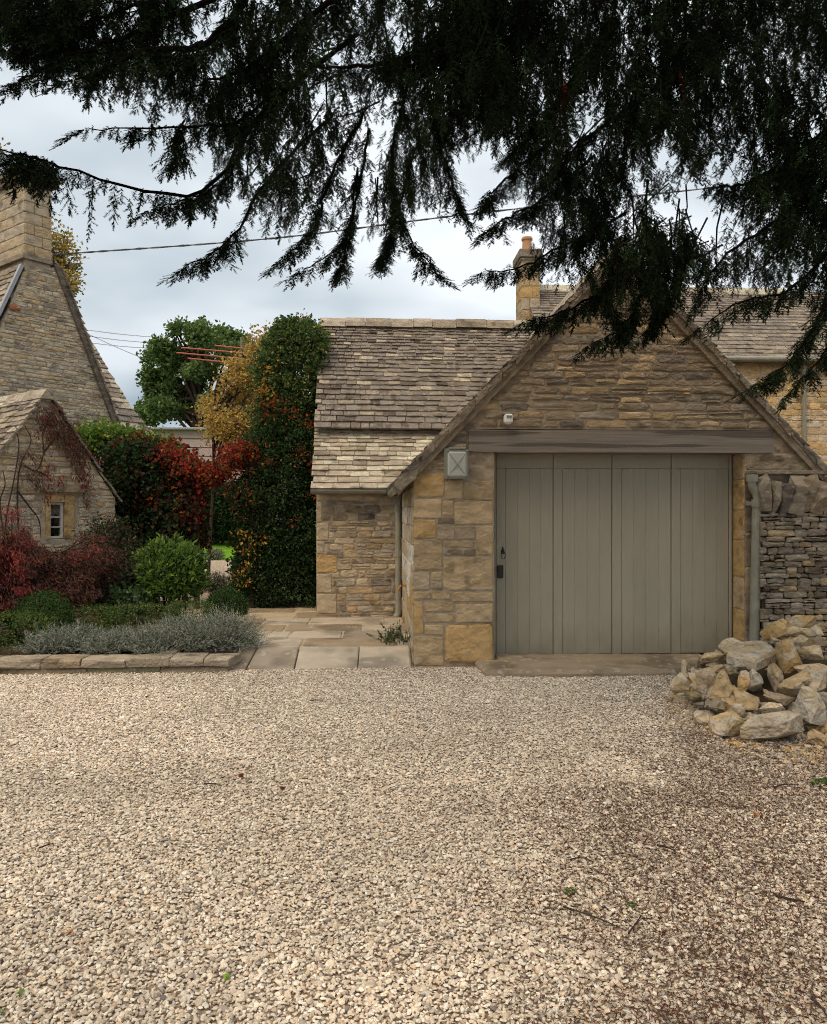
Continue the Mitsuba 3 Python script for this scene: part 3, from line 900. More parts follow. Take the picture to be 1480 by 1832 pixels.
# ------------------------------------------------------------------ the outbuilding behind: main range with a lean-to
rng = np.random.default_rng(23)
outb = thing('outbuilding', 'stone outbuilding with mottled slate roof and lower lean-to beside the garage', 'outbuilding')
YL = 10.90                                               # front wall of the lean-to
lx0, lx1 = W(566, 1000, YL)[0], gx0
lzt = W(600, 884, YL)[2]
lw = thing(outb + '__wall')
y_e, z_e = 10.70, W(620, 873, 10.70)[2]                  # lean-to eave
y_t = 11.46
z_t = W(620, 768, y_t)[2]
y_m, z_m = 11.30, W(620, 764, 11.30)[2]                  # main eave
y_r = 12.75
z_r = W(640, 574, y_r)[2]
mx1 = 3.6
put(lw, join([bx(lx0, 1.2, YL + .002, YL + .3, 0, lzt + .15), bx(lx0 + .012, lx0 + .3, YL + .302, 14.3, 0, 2.0),
              hull([[x, y, z] for x in (lx0 + .012, lx0 + .3) for y, z in ((11.4, 2.002), (14.2, 2.002), (11.4, z_m - .15), (14.2, z_m - .15), (y_r, z_r - .2))]),
              bx(lx0 + .302, mx1, 11.55, 11.8, 1.5, z_m - .1), bx(lx0 + .302, mx1, 14.0, 14.2, 0, z_m - .1)]), 'mortar', (.5, .45), raw=True)
frL = FRONT(YL)
lz = lambda v: W(600, v, YL)[2]
lxp = lambda u: W(u, 1000, YL)[0]
# corner stones, then rubble
Q = [(567, 576, 898, 934, 2, .5), (567, 588, 935, 967, 2, .45), (567, 580, 968, 990, 2, .5), (567, 603, 992, 1024, 0, .55), (567, 593, 1026, 1060, 2, .42), (567, 602, 1062, 1098, 2, .5), (567, 650, 884, 896, 2, .4), (652, 712, 885, 897, 2, .45)]
hol = None
for a, b, c, d, t, br in Q:
    o = stone_outline(lxp(a), lxp(b), lz(d) + .004, lz(c) - .004, rng, .004, .006)
    put(lw + '__stone', pillow(o, frL, .010, .012, rng), 'stone', ton(t, br))
region = sbox(lxp(567), PZ - .02, lxp(721), lz(898))
for a, b, c, d, t, br in Q[:6]:
    region = region.difference(sbox(lxp(a) - .1, lz(d) - .006, lxp(b) + .008, lz(c) + .006))
outs = fill_courses(region, (.06, .125), (.11, .32), .019, rng, .009, .28, .006)
lay_stones(lw + '__stone', outs, frL, .010, .018, rng, [2, 2, 1, 1, 3, 3, 2, 9, 11], (.35, .68), cap=250)

# gutter, hopper and downpipe
gut = thing(outb + '__gutter')
t = np.linspace(np.pi, 2 * np.pi, 9)
prof = [(.055 * math.cos(x), .055 * math.sin(x)) for x in t] + [(.047 * math.cos(x), .047 * math.sin(x)) for x in t[::-1]]
zg = W(600, 876, y_e - .03)[2] - .0
put(gut, extrude(Polygon([(a, b) for a, b in prof]), (np.array([W(556, 0, y_e)[0], y_e - .03, zg]), np.array([0, 1., 0]), EZ, EX), 0, gx0 - W(556, 0, y_e)[0] - .02), 'metal', (.5, .35), raw=True)
hp = thing(outb + '__downpipe')
py = YL - .09
pp = lambda u, v: W(u, v, py)
put(hp, join([tube([pp(711.5, 905), pp(712.5, 1096)], .040, 14), tube(spline([pp(712.5, 1090), pp(712.5, 1098), pp(708, 1104)], 6), .042, 12)]), 'metal', (.5, .62), raw=True)
put(hp + '__hopper', hull([np.array([pp(u, v)[0], yy, pp(u, v)[2]]) for yy in (py - .09, py + .07) for u, v in ((702, 887), (718, 887), (703, 890), (717, 890), (704.5, 903), (715, 903))]), 'metal', (.5, .5))
put(hp + '__collar', join([tube([pp(711.5, 903), pp(711.5, 913)], .05, 14), tube([pp(712, 984), pp(712, 996)], .05, 14)]), 'metal', (.5, .55))
put(hp + '__bracket', bx(pp(712, 0)[0], pp(724, 0)[0] - .0, py - .01, py + .02, pp(0, 994)[2], pp(0, 986)[2], .004), 'metal', (.5, .45))

# lean-to roof
up = unit(np.array([0, y_t - y_e, z_t - z_e]))
Ll = math.hypot(y_t - y_e, z_t - z_e)
rf = thing(outb + '__lower_roof')
rx0 = W(556, 0, y_e)[0]
put(rf, hull([[x, y, z + dz] for x in (rx0 + .02, gx0 + .9) for y, z in ((y_e + .02, z_e), (y_t + .3, z_t + .3 * up[2] / up[1])) for dz in (-.09, -.025)]), 'mortar', (.5, .2), raw=True)
slates(rf + '__slate', sbox(rx0, 0, gx0 + .85, Ll + .30), frame([0, y_e, z_e - .02], EX, up), [.115, .11, .105, .1, .1, .095, .09, .09, .085, .08], [.27, .25, .24, .22, .2, .19, .18], .030, rng, [8, 11, 11, 10, 8, 11, 6], (.35, .66), cap=260)
# main roof
up = unit(np.array([0, y_r - y_m, z_r - z_m]))
Lm = math.hypot(y_r - y_m, z_r - z_m)
mf = thing(outb + '__main_roof')
mx0 = W(562, 0, y_m)[0]
put(mf, join([hull([[x, y, z + dz] for x in (mx0 + .03, mx1) for y, z in ((y_m + .2, z_m + .2 * (z_r - z_m) / (y_r - y_m)), (y_r, z_r)) for dz in (-.12, -.03)]), hull([[x, y, z + dz] for x in (mx0 + .03, mx1) for y, z in ((2 * y_r - y_m, z_m), (y_r + .01, z_r)) for dz in (-.10, -.01)])]), 'mortar', (.5, .2), raw=True)
rows = list(np.linspace(.118, .056, 30))
ww = list(np.linspace(.20, .10, 30))
slates(mf + '__slate', sbox(mx0, 0, mx1, Lm), frame([0, y_m, z_m - .02], EX, up), rows, ww, .032, rng, [12, 12, 9, 9, 12, 12, 10, 12, 9, 12, 12, 9, 12, 12, 10, 13, 11], (.34, .62), cap=300, rest_name=mf + '__slate_courses', prefer=lambda c: -max(c[0] - 1.3, 0) - c[1] * .8, sag=.02, gap=.011)
# a few pale lichen patches
x = mx0 - .01
while x < mx1:
    w = rng.uniform(.28, .5)
    y0 = rng.uniform(-.008, .008)
    put(mf + '__ridge_stone', hull([[xx, y_r + yy, z_r + zz + y0] for xx in (x + .004, x + w - .004) for yy, zz in ((-.135, -.115), (.135, -.115), (-.09, -.02), (.09, -.02), (-.03, .042), (.03, .042))]), 'stone', ton(rng.choice([11, 6, 6]), rng.uniform(.36, .5)))
    x += w
# tap on the garage's side wall
tp = thing('garden_tap', 'small brass wall tap on the garage side wall beside the downpipe', 'tap')
q = W(724, 1052, 9.7)
put(tp + '__spout', tube(spline([[gx0 - .0, 9.7, q[2] + .02], [gx0 - .07, 9.7, q[2] + .03], [gx0 - .11, 9.7, q[2] - .04]], 8), .012, 8), 'brass')
put(tp + '__handle', bx(gx0 - .075, gx0 - .055, 9.66, 9.74, q[2] + .045, q[2] + .06, .003), 'black_metal')
# ------------------------------------------------------------------ the cottage at the left, turned about 50 degrees
rng = np.random.default_rng(31)
TH = math.radians(50)
nL = np.array([math.sin(TH), -math.cos(TH), 0])          # normal of its gables
eL = np.array([math.cos(TH), math.sin(TH), 0])           # along the gables, to the right and away
cot = thing('cottage', 'old stone cottage at the left with two steep gables and chimney', 'cottage')
PIT = math.radians(55)


def gable_frame(u, v, Y):
    O = W(u, v, Y)
    fr = (O * [1, 1, 0], eL, EZ, nL)
    loc = lambda a, b: (lambda q: np.array([np.dot(q - fr[0], eL), q[2]]))(onpl(a, b, fr[0], nL))
    return fr, loc


def house_roof(key, fr, top, run_l, run_r, back, rows, ww, tones, over=.06, th=.026, cap=120):
    """Two slopes from the ridge at height top (gable plane frame), running back from the gable; only the near one is slated finely."""
    O, ex, ez, n = fr
    for sgn, run in ((-1, run_l), (1, run_r)):
        rise = run * math.tan(PIT)
        L = run / math.cos(PIT)
        foot = O + ex * sgn * run + EZ * (top - rise)
        up = -sgn * ex * math.cos(PIT) + EZ * math.sin(PIT)
        al = -n if sgn > 0 else n
        put(key + '_deck', hull([foot + up * s + n * q + np.cross(al, up) * h for s in (0, L) for q in (-.03, -back) for h in (-.10, -.02)]), 'mortar', (.5, .2))
        f2 = frame(foot, al, up)
        a, b = (-over, back) if sgn > 0 else (-back, over)
        slates(key + '__slate', sbox(a, 0, b, L), f2, rows, ww, th, rng, tones, (.3, .7), cap=cap if sgn < 0 else 25, rest_name=key + '__slate_courses', prefer=(lambda c: -abs(c[0] - b)) if sgn < 0 else (lambda c: -abs(c[0] - a)))


# --- the small gable in front
fs, loc = gable_frame(83, 697, 10.3)
A, B, Cc = loc(83, 700), loc(206, 888), loc(206, 1010)
run = B[0] - A[0]
PIT = math.atan2(A[1] - B[1], run)
wz = [A[0], A[1]]
ls = A[0] - run
poly = Polygon([(ls, .1), (B[0], .1), (B[0], B[1] - .03), (A[0], A[1] - .03), (ls, B[1] - .03)])
w0, w1 = loc(88, 965), loc(132, 885)
w0[0] -= .05
win = sbox(w0[0], w0[1], w1[0], w1[1])
sw = thing(cot + '__wall')
bk = 4.5
put(sw, join([extrude(poly.difference(win), fs, -.28, -.002),
              extrude(sbox(ls, .1, ls + .25, B[1] - .1), fs, -bk, -.285), extrude(sbox(B[0] - .25, .1, B[0], B[1] - .1), fs, -bk, -.285)]), 'mortar', (.5, .62), raw=True)
outs = fill_courses(poly.difference(win.buffer(.07)), (.06, .105), (.10, .28), .016, rng, .007, .25, .006)
lay_stones(sw + '__stone', outs, fs, .009, .018, rng, [2, 2, 2, 11, 2, 1, 2, 11], (.55, .85), cap=230)
sr = thing(cot + '__porch_roof')
house_roof(sr, fs, A[1], run + .08, run + .06, bk, [.17, .16, .15, .14, .13, .12, .11, .1, .1], [.26, .24, .22, .2, .2], [10, 10, 12, 11, 6, 9], cap=150)
for k in range(9):
    s0, s1 = .03 + k * .5, .03 + (k + 1) * .5 - .015
    put(sr + '__ridge_stone', hull([fs[0] + EZ * (A[1] + dz + rng.uniform(-.01, .01)) + nL * (.09 - s) + eL * dx for s in (s0, s1) for dx, dz in ((-.11, -.11), (.11, -.11), (-.03, .03), (.03, .05))]), 'stone', ton(rng.choice([7, 8, 11]), rng.uniform(.35, .55)))
# its window: stone frame, hood mould, casement
wd = thing(cot + '__window')
mx = (w0[0] + w1[0]) / 2
fw = [sbox(w0[0], w0[1], w0[0] + .06, w1[1]), sbox(w1[0] - .125, w0[1], w1[0], w1[1]), sbox(w0[0] + .062, w1[1] - .10, w1[0] - .127, w1[1])]
for q in fw:
    put(wd + '__stone_frame', extrude(q.buffer(-.001), fs, -.16, .008), 'stone', ton(0, .62))
h0, h1 = loc(76, 874), loc(148, 868)
put(wd + '__hood', extrude(Polygon([(h0[0], w1[1] + .03), (w1[0] + .13, w1[1] + .03), (w1[0] + .13, w1[1] - .12), (w1[0] + .22, w1[1] - .12), (w1[0] + .22, w1[1] + .13), (h0[0], w1[1] + .13)]), fs, -.02, .07), 'stone', ton(3, .62))
for a, b in ((w0[0] + .063, w1[0] - .128),):
    z0, z1 = w0[1] + .01, w1[1] - .102
    c = thing(wd + '__casement')
    put(c, join([extrude(q, fs, -.07, -.035) for q in (sbox(a, z0, a + .026, z1), sbox(b - .03, z0, b, z1), sbox(a + .027, z0, b - .031, z0 + .03), sbox(a + .027, z1 - .03, b - .031, z1), sbox(a + .027, z0 + .14, b - .031, z0 + .155), sbox(a + .027, z0 + .27, b - .031, z0 + .285))]), 'white_frame', raw=True)
    put(wd + '__glass', extrude(sbox(a + .025, z0 + .03, b - .025, z1 - .03), fs, -.054, -.050), 'pane')
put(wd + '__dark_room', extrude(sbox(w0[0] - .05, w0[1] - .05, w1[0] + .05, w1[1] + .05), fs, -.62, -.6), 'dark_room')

# --- the large gable behind, carrying the chimney
PIT = math.radians(60)
fb, loc2 = gable_frame(68, 430, 13.8)
pts = [(97, 478), (205, 768), (215, 1000), (-80, 1000), (-80, 735), (0, 588), (42, 485)]
q = [loc2(*p) for p in pts]
q[2][1] = q[3][1] = .1
q[2][0] = q[1][0]
big = Polygon(q)
bw = thing(cot + '__gable_wall')
put(bw, extrude(big, fb, -.4, -.002), 'mortar', (.5, .62), raw=True)
outs = fill_courses(Polygon([q[0], q[1], (q[1][0], 2.2), (q[3][0], 2.2), q[4], q[5], q[6]]).buffer(-.01), (.055, .085), (.10, .26), .012, rng, .006, .2, .005)
lay_stones(bw + '__stone', outs, fb, .010, .016, rng, [2, 2, 11, 1, 11, 2, 2, 10], (.52, .82), cap=290)
put(bw + '__brick', pillow(stone_outline(*(loc2(16, 552)[0], loc2(36, 0 + 545)[0]), loc2(26, 556)[1], loc2(26, 546)[1], rng, .004), fb, .022, .01, rng), 'stone', ton(15, .42), label='red brick patch in the gable')
# chimney: flush with the gable, its left face to the front
ch = thing(cot + '__chimney')
s0, s1 = loc2(44, 400)[0], loc2(92, 400)[0]
zb_, zt_ = loc2(68, 462)[1], loc2(68, 328)[1]
dep = 1.0
put(ch, extrude(sbox(s0 + .015, zb_ - .5, s1 - .012, zt_), fb, -dep, -.008), 'mortar', (.5, .5), raw=True)
nz = 7
hz = (zt_ - zb_) / nz
for k in range(nz):
    z0, z1 = zb_ + k * hz + .004, zb_ + (k + 1) * hz - .004
    m = s0 + (s1 - s0) * (.35 + .3 * (k % 2))
    for a, b in ((s0, m - .004), (m + .004, s1)):
        put(ch + '__stone', pillow(stone_outline(a, b, z0, z1, rng, .003, .01), fb, .014, .012, rng), 'stone', ton(rng.choice([2, 2, 1]), rng.uniform(.55, .66)))
    fcl = frame(fb[0] + eL * s0, -nL * -1, EZ)
    fcl = (fb[0] + eL * s0, nL, EZ, np.cross(nL, EZ))
    m = -dep * (.35 + .3 * ((k + 1) % 2))
    for a, b in ((-dep, m - .004), (m + .004, 0)):
        put(ch + '__stone', pillow(stone_outline(a, b, z0, z1, rng, .003, .01), fcl, .014, .012, rng), 'stone', ton(rng.choice([2, 11]), rng.uniform(.5, .6)))
put(ch + '__cap', join([extrude(sbox(s0 - .09, zt_ + .002, s1 + .09, zt_ + .09), fb, -dep - .09, .09), extrude(sbox(s0 - .14, zt_ + .092, s1 + .14, zt_ + .17), fb, -dep - .14, .14)]), 'stone', ton(10, .5))
put(ch + '__plinth', extrude(sbox(s0 - .05, zb_ - .06, s1 + .002, zb_ + .02), fb, -dep - .05, .035), 'stone', ton(10, .55))
# left slope of the roof behind the gable, slated, with its lead edge
ra, rb = loc2(42, 470), loc2(-80, 728)
sl_ = unit(np.array([rb[0] - ra[0], rb[1] - ra[1]]))
up = -(eL * sl_[0] + EZ * sl_[1])
Lb = np.linalg.norm(rb - ra)
foot = fb[0] + eL * rb[0] + EZ * rb[1]
mr = thing(cot + '__main_roof')
al = nL
f2 = frame(foot, al, up)
put(mr, hull([foot + up * s + al * y_ + f2[3] * h for s in (0, Lb) for y_ in (-6, -.02) for h in (-.2, -.08)]), 'mortar', (.5, .2), raw=True)
slates(mr + '__slate', sbox(-6, 0, -.03, Lb), f2, [.17, .16, .15, .14, .13, .12, .12], [.26, .24, .22, .2], .026, rng, [10, 12, 9, 11, 6], (.3, .6), cap=130, rest_name=mr + '__slate_courses', prefer=lambda c: c[0] + c[1] * .3)
put(mr + '__lead_edge', hull([foot + up * s + al * y_ + f2[3] * h for s in (.2, Lb - .05) for y_ in (-.05, .03) for h in (-.02, .035)]), 'lead')
# right verge of the gable
va, vb = q[0], q[1]
upv = eL * (va[0] - vb[0]) + EZ * (va[1] - vb[1])
Lv = np.linalg.norm(upv)
upv = upv / Lv
footv = fb[0] + eL * vb[0] + EZ * vb[1]
nv = np.cross(-nL, upv)
put(mr + '__verge', hull([footv + upv * s + nL * y_ + nv * h for s in (-.12, Lv + .05) for y_ in (-.5, .05) for h in (.0, .09)]), 'stone', ton(9, .3))
k = 24
for i in range(k):
    s0_, s1_ = Lv * i / k - .05, Lv * (i + 1) / k - .04
    put(mr + '__verge_slate', hull([footv + upv * s + nL * y_ + nv * h for s, hh in ((s0_, .135), (s1_, .105)) for y_ in (-1.2, .08 + rng.uniform(-.02, .02)) for h in (.092, hh)]), 'stone', ton(rng.choice([9, 10, 6]), rng.uniform(.3, .5)))
# the range behind: a slope facing right, its right verge against the sky
PB = math.radians(52)
e0 = W(286, 787, 17.0)
up = np.array([-math.sin(TH) * math.cos(PB), math.cos(TH) * math.cos(PB), math.sin(PB)])
f3 = frame(e0, eL, up)
lp = lambda u, v: (lambda r: np.array([np.dot(r - e0, eL), np.dot(r - e0, up)]))(onpl(u, v, e0, f3[3]))
reg = Polygon([lp(286, 787), lp(240, 738), lp(180, 640), lp(130, 545), lp(108, 500), lp(80, 470), lp(120, 700), lp(190, 790)])
br = thing(cot + '__back_roof')
put(br, extrude(reg.buffer(-.03), f3, -.2, -.03), 'mortar', (.5, .2), raw=True)
slates(br + '__slate', reg, f3, [.22, .21, .2, .19, .18, .17, .16, .15, .14], [.34, .32, .3, .28, .26, .24, .22], .032, rng, [10, 11, 12, 9, 11], (.35, .65), cap=220)
rr = np.array(reg.exterior.coords)
a = f3[0] + f3[1] * lp(283, 787)[0] - EZ * 0
bot = lp(215, 786)
put(cot + '__back_wall', hull([f3[0] + f3[1] * s + np.array([-math.sin(TH), math.cos(TH), 0]) * d + EZ * (z - f3[0][2]) for s in (bot[0] - 1.0, -.15) for d in (.15, .5) for z in (.1, f3[0][2] - .1)]), 'mortar', (.5, .5))

# power lines
wr = thing('power_cable', 'thick twisted overhead cable from the cottage chimney across the sky', 'cable')
p0, p1 = D(94, 456, 14.7), D(1500, 312, 17.0)
mid = D(500, 425, 15.2)
pts = spline([p0, D(145, 452, 14.75), mid, D(865, 380, 15.6), p1], 60)
tw = np.linspace(0, 60, 60)[:, None] * 2.1
for sgn in (0, np.pi):
    put(wr + '__strand', tube(pts + .011 * np.hstack([np.zeros((60, 1)), np.cos(tw + sgn), np.sin(tw + sgn)]), .011, 5), 'cable')
for i, (a, b, dd) in enumerate([((145, 589), (300, 605), 'topmost of the four thin wires left of the green tree'), ((148, 600), (290, 615), 'second thin wire from the top left of the green tree'), ((150, 612), (285, 624), 'third thin wire from the top left of the green tree'), ((146, 592), (275, 649), 'steeply sloping thin wire left of the green tree')]):
    k = thing('thin_wire', dd, 'wire')
    put(k, tube(spline([D(*a, 36), D((a[0] + b[0]) / 2, (a[1] + b[1]) / 2 + 1.5, 37), D(*b, 38)], 12), .012, 4), 'cable', raw=True)
# ------------------------------------------------------------------ house behind the garage
rng = np.random.default_rng(41)
bh = thing('stone_house', 'honey coloured stone house with slate roof and tall chimney behind the garage', 'house')
YH, YHR = 16.0, 18.4
hx0, hx1 = W(945, 600, YH)[0] + .42, 14.0
he, hr = W(1400, 640, YH - .15)[2], W(1400, 521, YHR)[2]
hw = thing(bh + '__wall')
put(hw, join([bx(hx0, hx1, YH + .003, YH + .35, 0, he), bx(hx0, hx0 + .35, YH + .352, 20.6, 0, he), hull([[x, y, z] for x in (hx0, hx0 + .35) for y, z in ((YH + .1, he + .002), (20.6, he + .002), (YHR, hr - .15))])]), 'mortar', (.5, .85), raw=True)
w = lambda u, v: W(u, v, YH)[[0, 2]]
reg = sbox(w(1290, 0)[0], w(0, 860)[1], w(1500, 0)[0], he - .02)
outs = fill_courses(reg, (.10, .17), (.22, .46), .012, rng, .007, .1)
lay_stones(hw + '__stone', outs, FRONT(YH), .010, .014, rng, [1, 1, 0, 2, 0], (.78, .98), cap=200)
rf = thing(bh + '__roof')
up = unit(np.array([0, YHR - YH + .2, hr - he]))
Lh = math.hypot(YHR - YH + .2, hr - he)
put(rf, hull([[x, y, z + dz] for x in (hx0 - .05, hx1) for y, z in ((YH - .2, he), (YHR, hr)) for dz in (-.12, -.03)]), 'mortar', (.5, .2), raw=True)
put(rf + '__deck', hull([[x, y, z + dz] for x in (hx0 - .05, hx1) for y, z in ((20.8, he), (YHR + .01, hr)) for dz in (-.12, -.03)]), 'mortar', (.5, .2))
slates(rf + '__slate', sbox(hx0 - .05, 0, W(1560, 0, YHR)[0], Lh), frame([0, YH - .2, he - .02], EX, up), list(np.linspace(.2, .11, 20)), list(np.linspace(.34, .2, 20)), .028, rng, [12, 10, 9, 9, 12, 10], (.38, .66), cap=290, rest_name=rf + '__slate_courses', prefer=lambda c: c[0] * .1 - c[1])
x = hx0 - .05
while x < 9.6:
    wd_ = rng.uniform(.4, .55)
    put(rf + '__ridge_stone', hull([[xx, YHR + yy, hr + zz] for xx in (x + .006, x + wd_ - .006) for yy, zz in ((-.15, -.12), (.15, -.12), (-.04, .06), (.04, .06))]), 'stone', ton(rng.choice([8, 11]), rng.uniform(.4, .6)))
    x += wd_
put(bh + '__gutter', tube([[hx0 - .1, YH - .24, he - .05], [hx1, YH - .24, he - .05]], .06, 10), 'metal', (.5, .42))
q0, q1 = W(1439, 655, YH - .08), W(1439, 900, YH - .08)
put(bh + '__downpipe', tube([q0, q1], .045, 10), 'metal', (.5, .42))
# chimney on its left gable
yc = 17.6
c = lambda u, v: W(u, v, yc)[[0, 2]]
hc = thing(bh + '__chimney')
x0, z1 = c(935, 448)
x1 = c(966, 448)[0]
put(hc, bx(x0 + .012, x1 - .012, yc + .012, yc + .75, 3.5, z1), 'mortar', (.5, .5), raw=True)
for k in range(13):
    a, b = z1 - (k + 1) * .27, z1 - k * .27
    t = [1, 2, 1, 0, 2][k % 5]
    for s, e in ((x0, x0 + (x1 - x0) * (.4 + .2 * (k % 2)) - .004), (x0 + (x1 - x0) * (.4 + .2 * (k % 2)) + .004, x1)):
        put(hc + '__stone', pillow(stone_outline(s, e, a + .004, b - .004, rng, .003, .008), FRONT(yc), .014, .012, rng), 'stone', ton(t, rng.uniform(.45, .65)))
    put(hc + '__stone', pillow(stone_outline(-yc - .74, -yc - .004, a + .004, b - .004, rng, .003, .008), frame([x0, 0, 0], [0, -1., 0], EZ), .014, .012, rng), 'stone', ton(t, rng.uniform(.45, .65)))
ca, cb = c(929, 446)[0], c(970, 446)[0]
put(hc + '__cap', join([bx(ca, cb, yc - .07, yc + .82, c(0, 444)[1], c(0, 429)[1], .012), bx(ca + .035, cb - .035, yc - .035, yc + .785, c(0, 449)[1], c(0, 444.2)[1], .008)]), 'stone', ton(10, .4))
import trimesh
pz0, pz1 = c(0, 429)[1], c(0, 396)[1]
H = pz1 - pz0
pr = np.array([[0.0, 0], [.135, 0], [.12, .08 * H / .4], [.105, H * .8], [.13, H * .84], [.13, H * .92], [.115, H], [.085, H], [.085, H * .3], [0, H * .3]])
m = trimesh.creation.revolve(pr, sections=20)
pc = (c(949, 0)[0])
put(hc + '__pot', (np.array(m.vertices) + [pc, yc + .38, pz0 + .001], np.array(m.faces)), 'clay', smooth=False)

# ------------------------------------------------------------------ dry-stone boundary wall at the right
dw = thing('dry_stone_wall', 'dark weathered dry stone wall with upright coping to the right of the garage', 'wall')
YW = 7.93
w = lambda u, v: W(u, v, YW)[[0, 2]]
wx0, wx1 = w(1361, 0)[0], 7.5
zc0, zc1 = w(0, 918)[1], w(0, 851)[1]
put(dw + '__core', bx(wx0 + .03, wx1, YW + .03, YW + .11, -.05, zc0), 'earth')
put(dw + '__core', bx(gx1 + .05, wx1, YW + .112, YW + .42, -.05, zc0), 'earth')
outs = fill_courses(sbox(wx0, -.02, w(1560, 0)[0], zc0), (.036, .085), (.07, .24), .006, rng, .008, .25, .006)
lay_stones(dw + '__stone', outs, FRONT(YW), .022, .014, rng, [6, 3, 10, 3, 10, 4, 6, 3, 9, 6, 1], (.25, .6), cap=290)
x = wx0 - .02
while x < w(1560, 0)[0]:
    wdt = rng.uniform(.06, .17)
    tl = rng.uniform(-.06, .10)
    zt2 = zc1 + rng.uniform(-.07, .01)
    pts = []
    for z, sh, dp in ((zc0 - .01, 0, .0), ((zc0 + zt2) / 2, tl * .5, -.035), (zt2 - .05, tl, -.015), (zt2, tl * 1.1, .05)):
        for yy in (YW - .02 + dp + rng.uniform(-.02, .02), YW + .11):
            for xx in (x + .004, x + wdt - .004):
                pts.append([xx + sh + rng.uniform(-.03, .03), yy, z + rng.uniform(-.045, .045)])
    put(dw + '__coping_stone', hull(pts), 'stone', ton(rng.choice([6, 3, 10, 9, 3]), rng.uniform(.25, .5)))
    x += wdt

# ------------------------------------------------------------------ low stone kerb of the garden bed
kb = thing('stone_kerb', 'low two course stone edging along the front of the garden bed', 'edging')
xk0, xk1 = W(-90, 1190, 7.86)[0], W(412, 1190, 7.86)[0]
put(kb + '__core', bx(xk0, xk1 - .06, 7.91, 8.06, -.05, .12), 'earth')
x, k = xk0, 0
for z0, z1, ws, y0 in ((-.02, .068, (.5, .9), 7.87), (.073, .152, (.30, .52), 7.835)):
    x = xk0
    while x < xk1 - .02:
        wdt = rng.uniform(*ws)
        e = min(x + wdt, xk1)
        if xk1 - e < .2:
            e = xk1
        m = hull([[xx + rng.uniform(-.010, .010), yy + rng.uniform(-.014, .014), z + rng.uniform(-.008, .008)] for xx in (x + .006, (x + e) / 2, e - .006) for yy, z in ((y0, z0 + .012), (y0 + .012, z0), (y0, z1 - .018), (y0 + .022, z1), (8.12, z1), (8.12, z0))])
        if e == xk1:
            v, f = m
            v[:, 0] += np.where(v[:, 0] > (x + e) / 2 + .05, (v[:, 1] - y0) * .35 - .02, 0)
        put(kb + '__stone', m, 'stone', ton(rng.choice([6, 6, 3, 10]) if z0 > 0 else rng.choice([7, 3, 4]), rng.uniform(.35, .6)))
        x = e
# return of the kerb along the paving
for k in range(6):
    y0, y1 = 8.13 + k * .5, 8.13 + (k + 1) * .5 - .01
    xx = bed_edge(y0) - .10
    put(kb + '__stone', hull([[xx + dx + rng.uniform(-.008, .008), yy, z] for dx in (-.13, .07) for yy in (y0, y1) for z in (.02, .165 + rng.uniform(-.006, .006))]), 'slab', ton(10, rng.uniform(.35, .5)))

# ------------------------------------------------------------------ beyond the arch: timber clad building, scaffold rails, low wall
tb = thing('timber_building', 'long building clad in pale horizontal boards behind the creeper arch', 'building')
YT = 31.0
t = lambda u, v: W(u, v, YT)[[0, 2]]
tx0, tx1 = t(255, 0)[0], t(600, 0)[0]
ztb = t(0, 768)[1]
put(tb + '__wall', bx(tx0, tx1, YT + .03, YT + 6, 0, ztb), 'dark_room')
zz = [t(0, v)[1] for v in (768, 784, 800, 816, 832, 848, 864, 880, 900, 920, 945)]
for k in range(len(zz) - 1):
    put(tb + '__board', bx(tx0, tx1, YT - .01 * (k % 2), YT + .028, zz[k + 1] + .03, zz[k], .006), 'plank', (.5, [.55, .6, .52, .6, .5, .55, .45, .5, .5, .5][k]))
rm = thing(tb + '__roof')
put(rm, bx(tx0 - .1, tx1, YT - .25, YT + 6.2, ztb + .003, ztb + .10, .02), 'lead', raw=True)
sf = thing('scaffold', 'red horizontal scaffold rails between the green and golden trees', 'scaffold')
for a, b in (((325, 622), (455, 633)), ((316, 631), (440, 642)), ((336, 641), (455, 653)), ((384, 618), (470, 627))):
    put(sf + '__rail', tube([D(*a, 27.5), D(*b, 27.5)], .026, 8), 'red_paint')
for u in (432, 462):
    put(sf + '__standard', tube([D(u, 605, 27.56), D(u, 605, 27.56) * [1, 1, 0]], .03, 8), 'zinc')
lw_ = thing('low_garden_wall', 'low stone wall at the far side of the lawn under the arch', 'wall')
Y0 = 36.5
for k in range(26):
    for j in range(2):
        x0 = -14 + k * .52 + j * .2
        put(lw_ + '__stone', bx(x0, x0 + .50, Y0 + rng.uniform(-.02, .02), Y0 + .4, PZ + .5 + j * .2, PZ + .695 + j * .2, .02), 'stone', ton(rng.choice([10, 6, 3]), rng.uniform(.4, .6)))
# ------------------------------------------------------------------ planting
rng = np.random.default_rng(51)
NL = len(LEAF)


def stems(key, base, tips, r0, r1, bsdf='bark', tone=.5, bend=.2, sides=4):
    ms = []
    for b, t in zip(base, tips):
        m = (b + t) / 2 + rng.normal(0, bend, 3) * np.linalg.norm(t - b) * .3
        ms.append(tube(spline([b, m, t], 7), np.linspace(r0, r1, 7), sides, False))
    return put(key, join(ms), bsdf, (.5, tone))


def px(u, v, w, h, Y):
    """Centre and half extents of a pixel box at distance Y."""
    c = W(u + w / 2, v + h / 2, Y)
    s = Y / F / 2
    return c, w * s, h * s


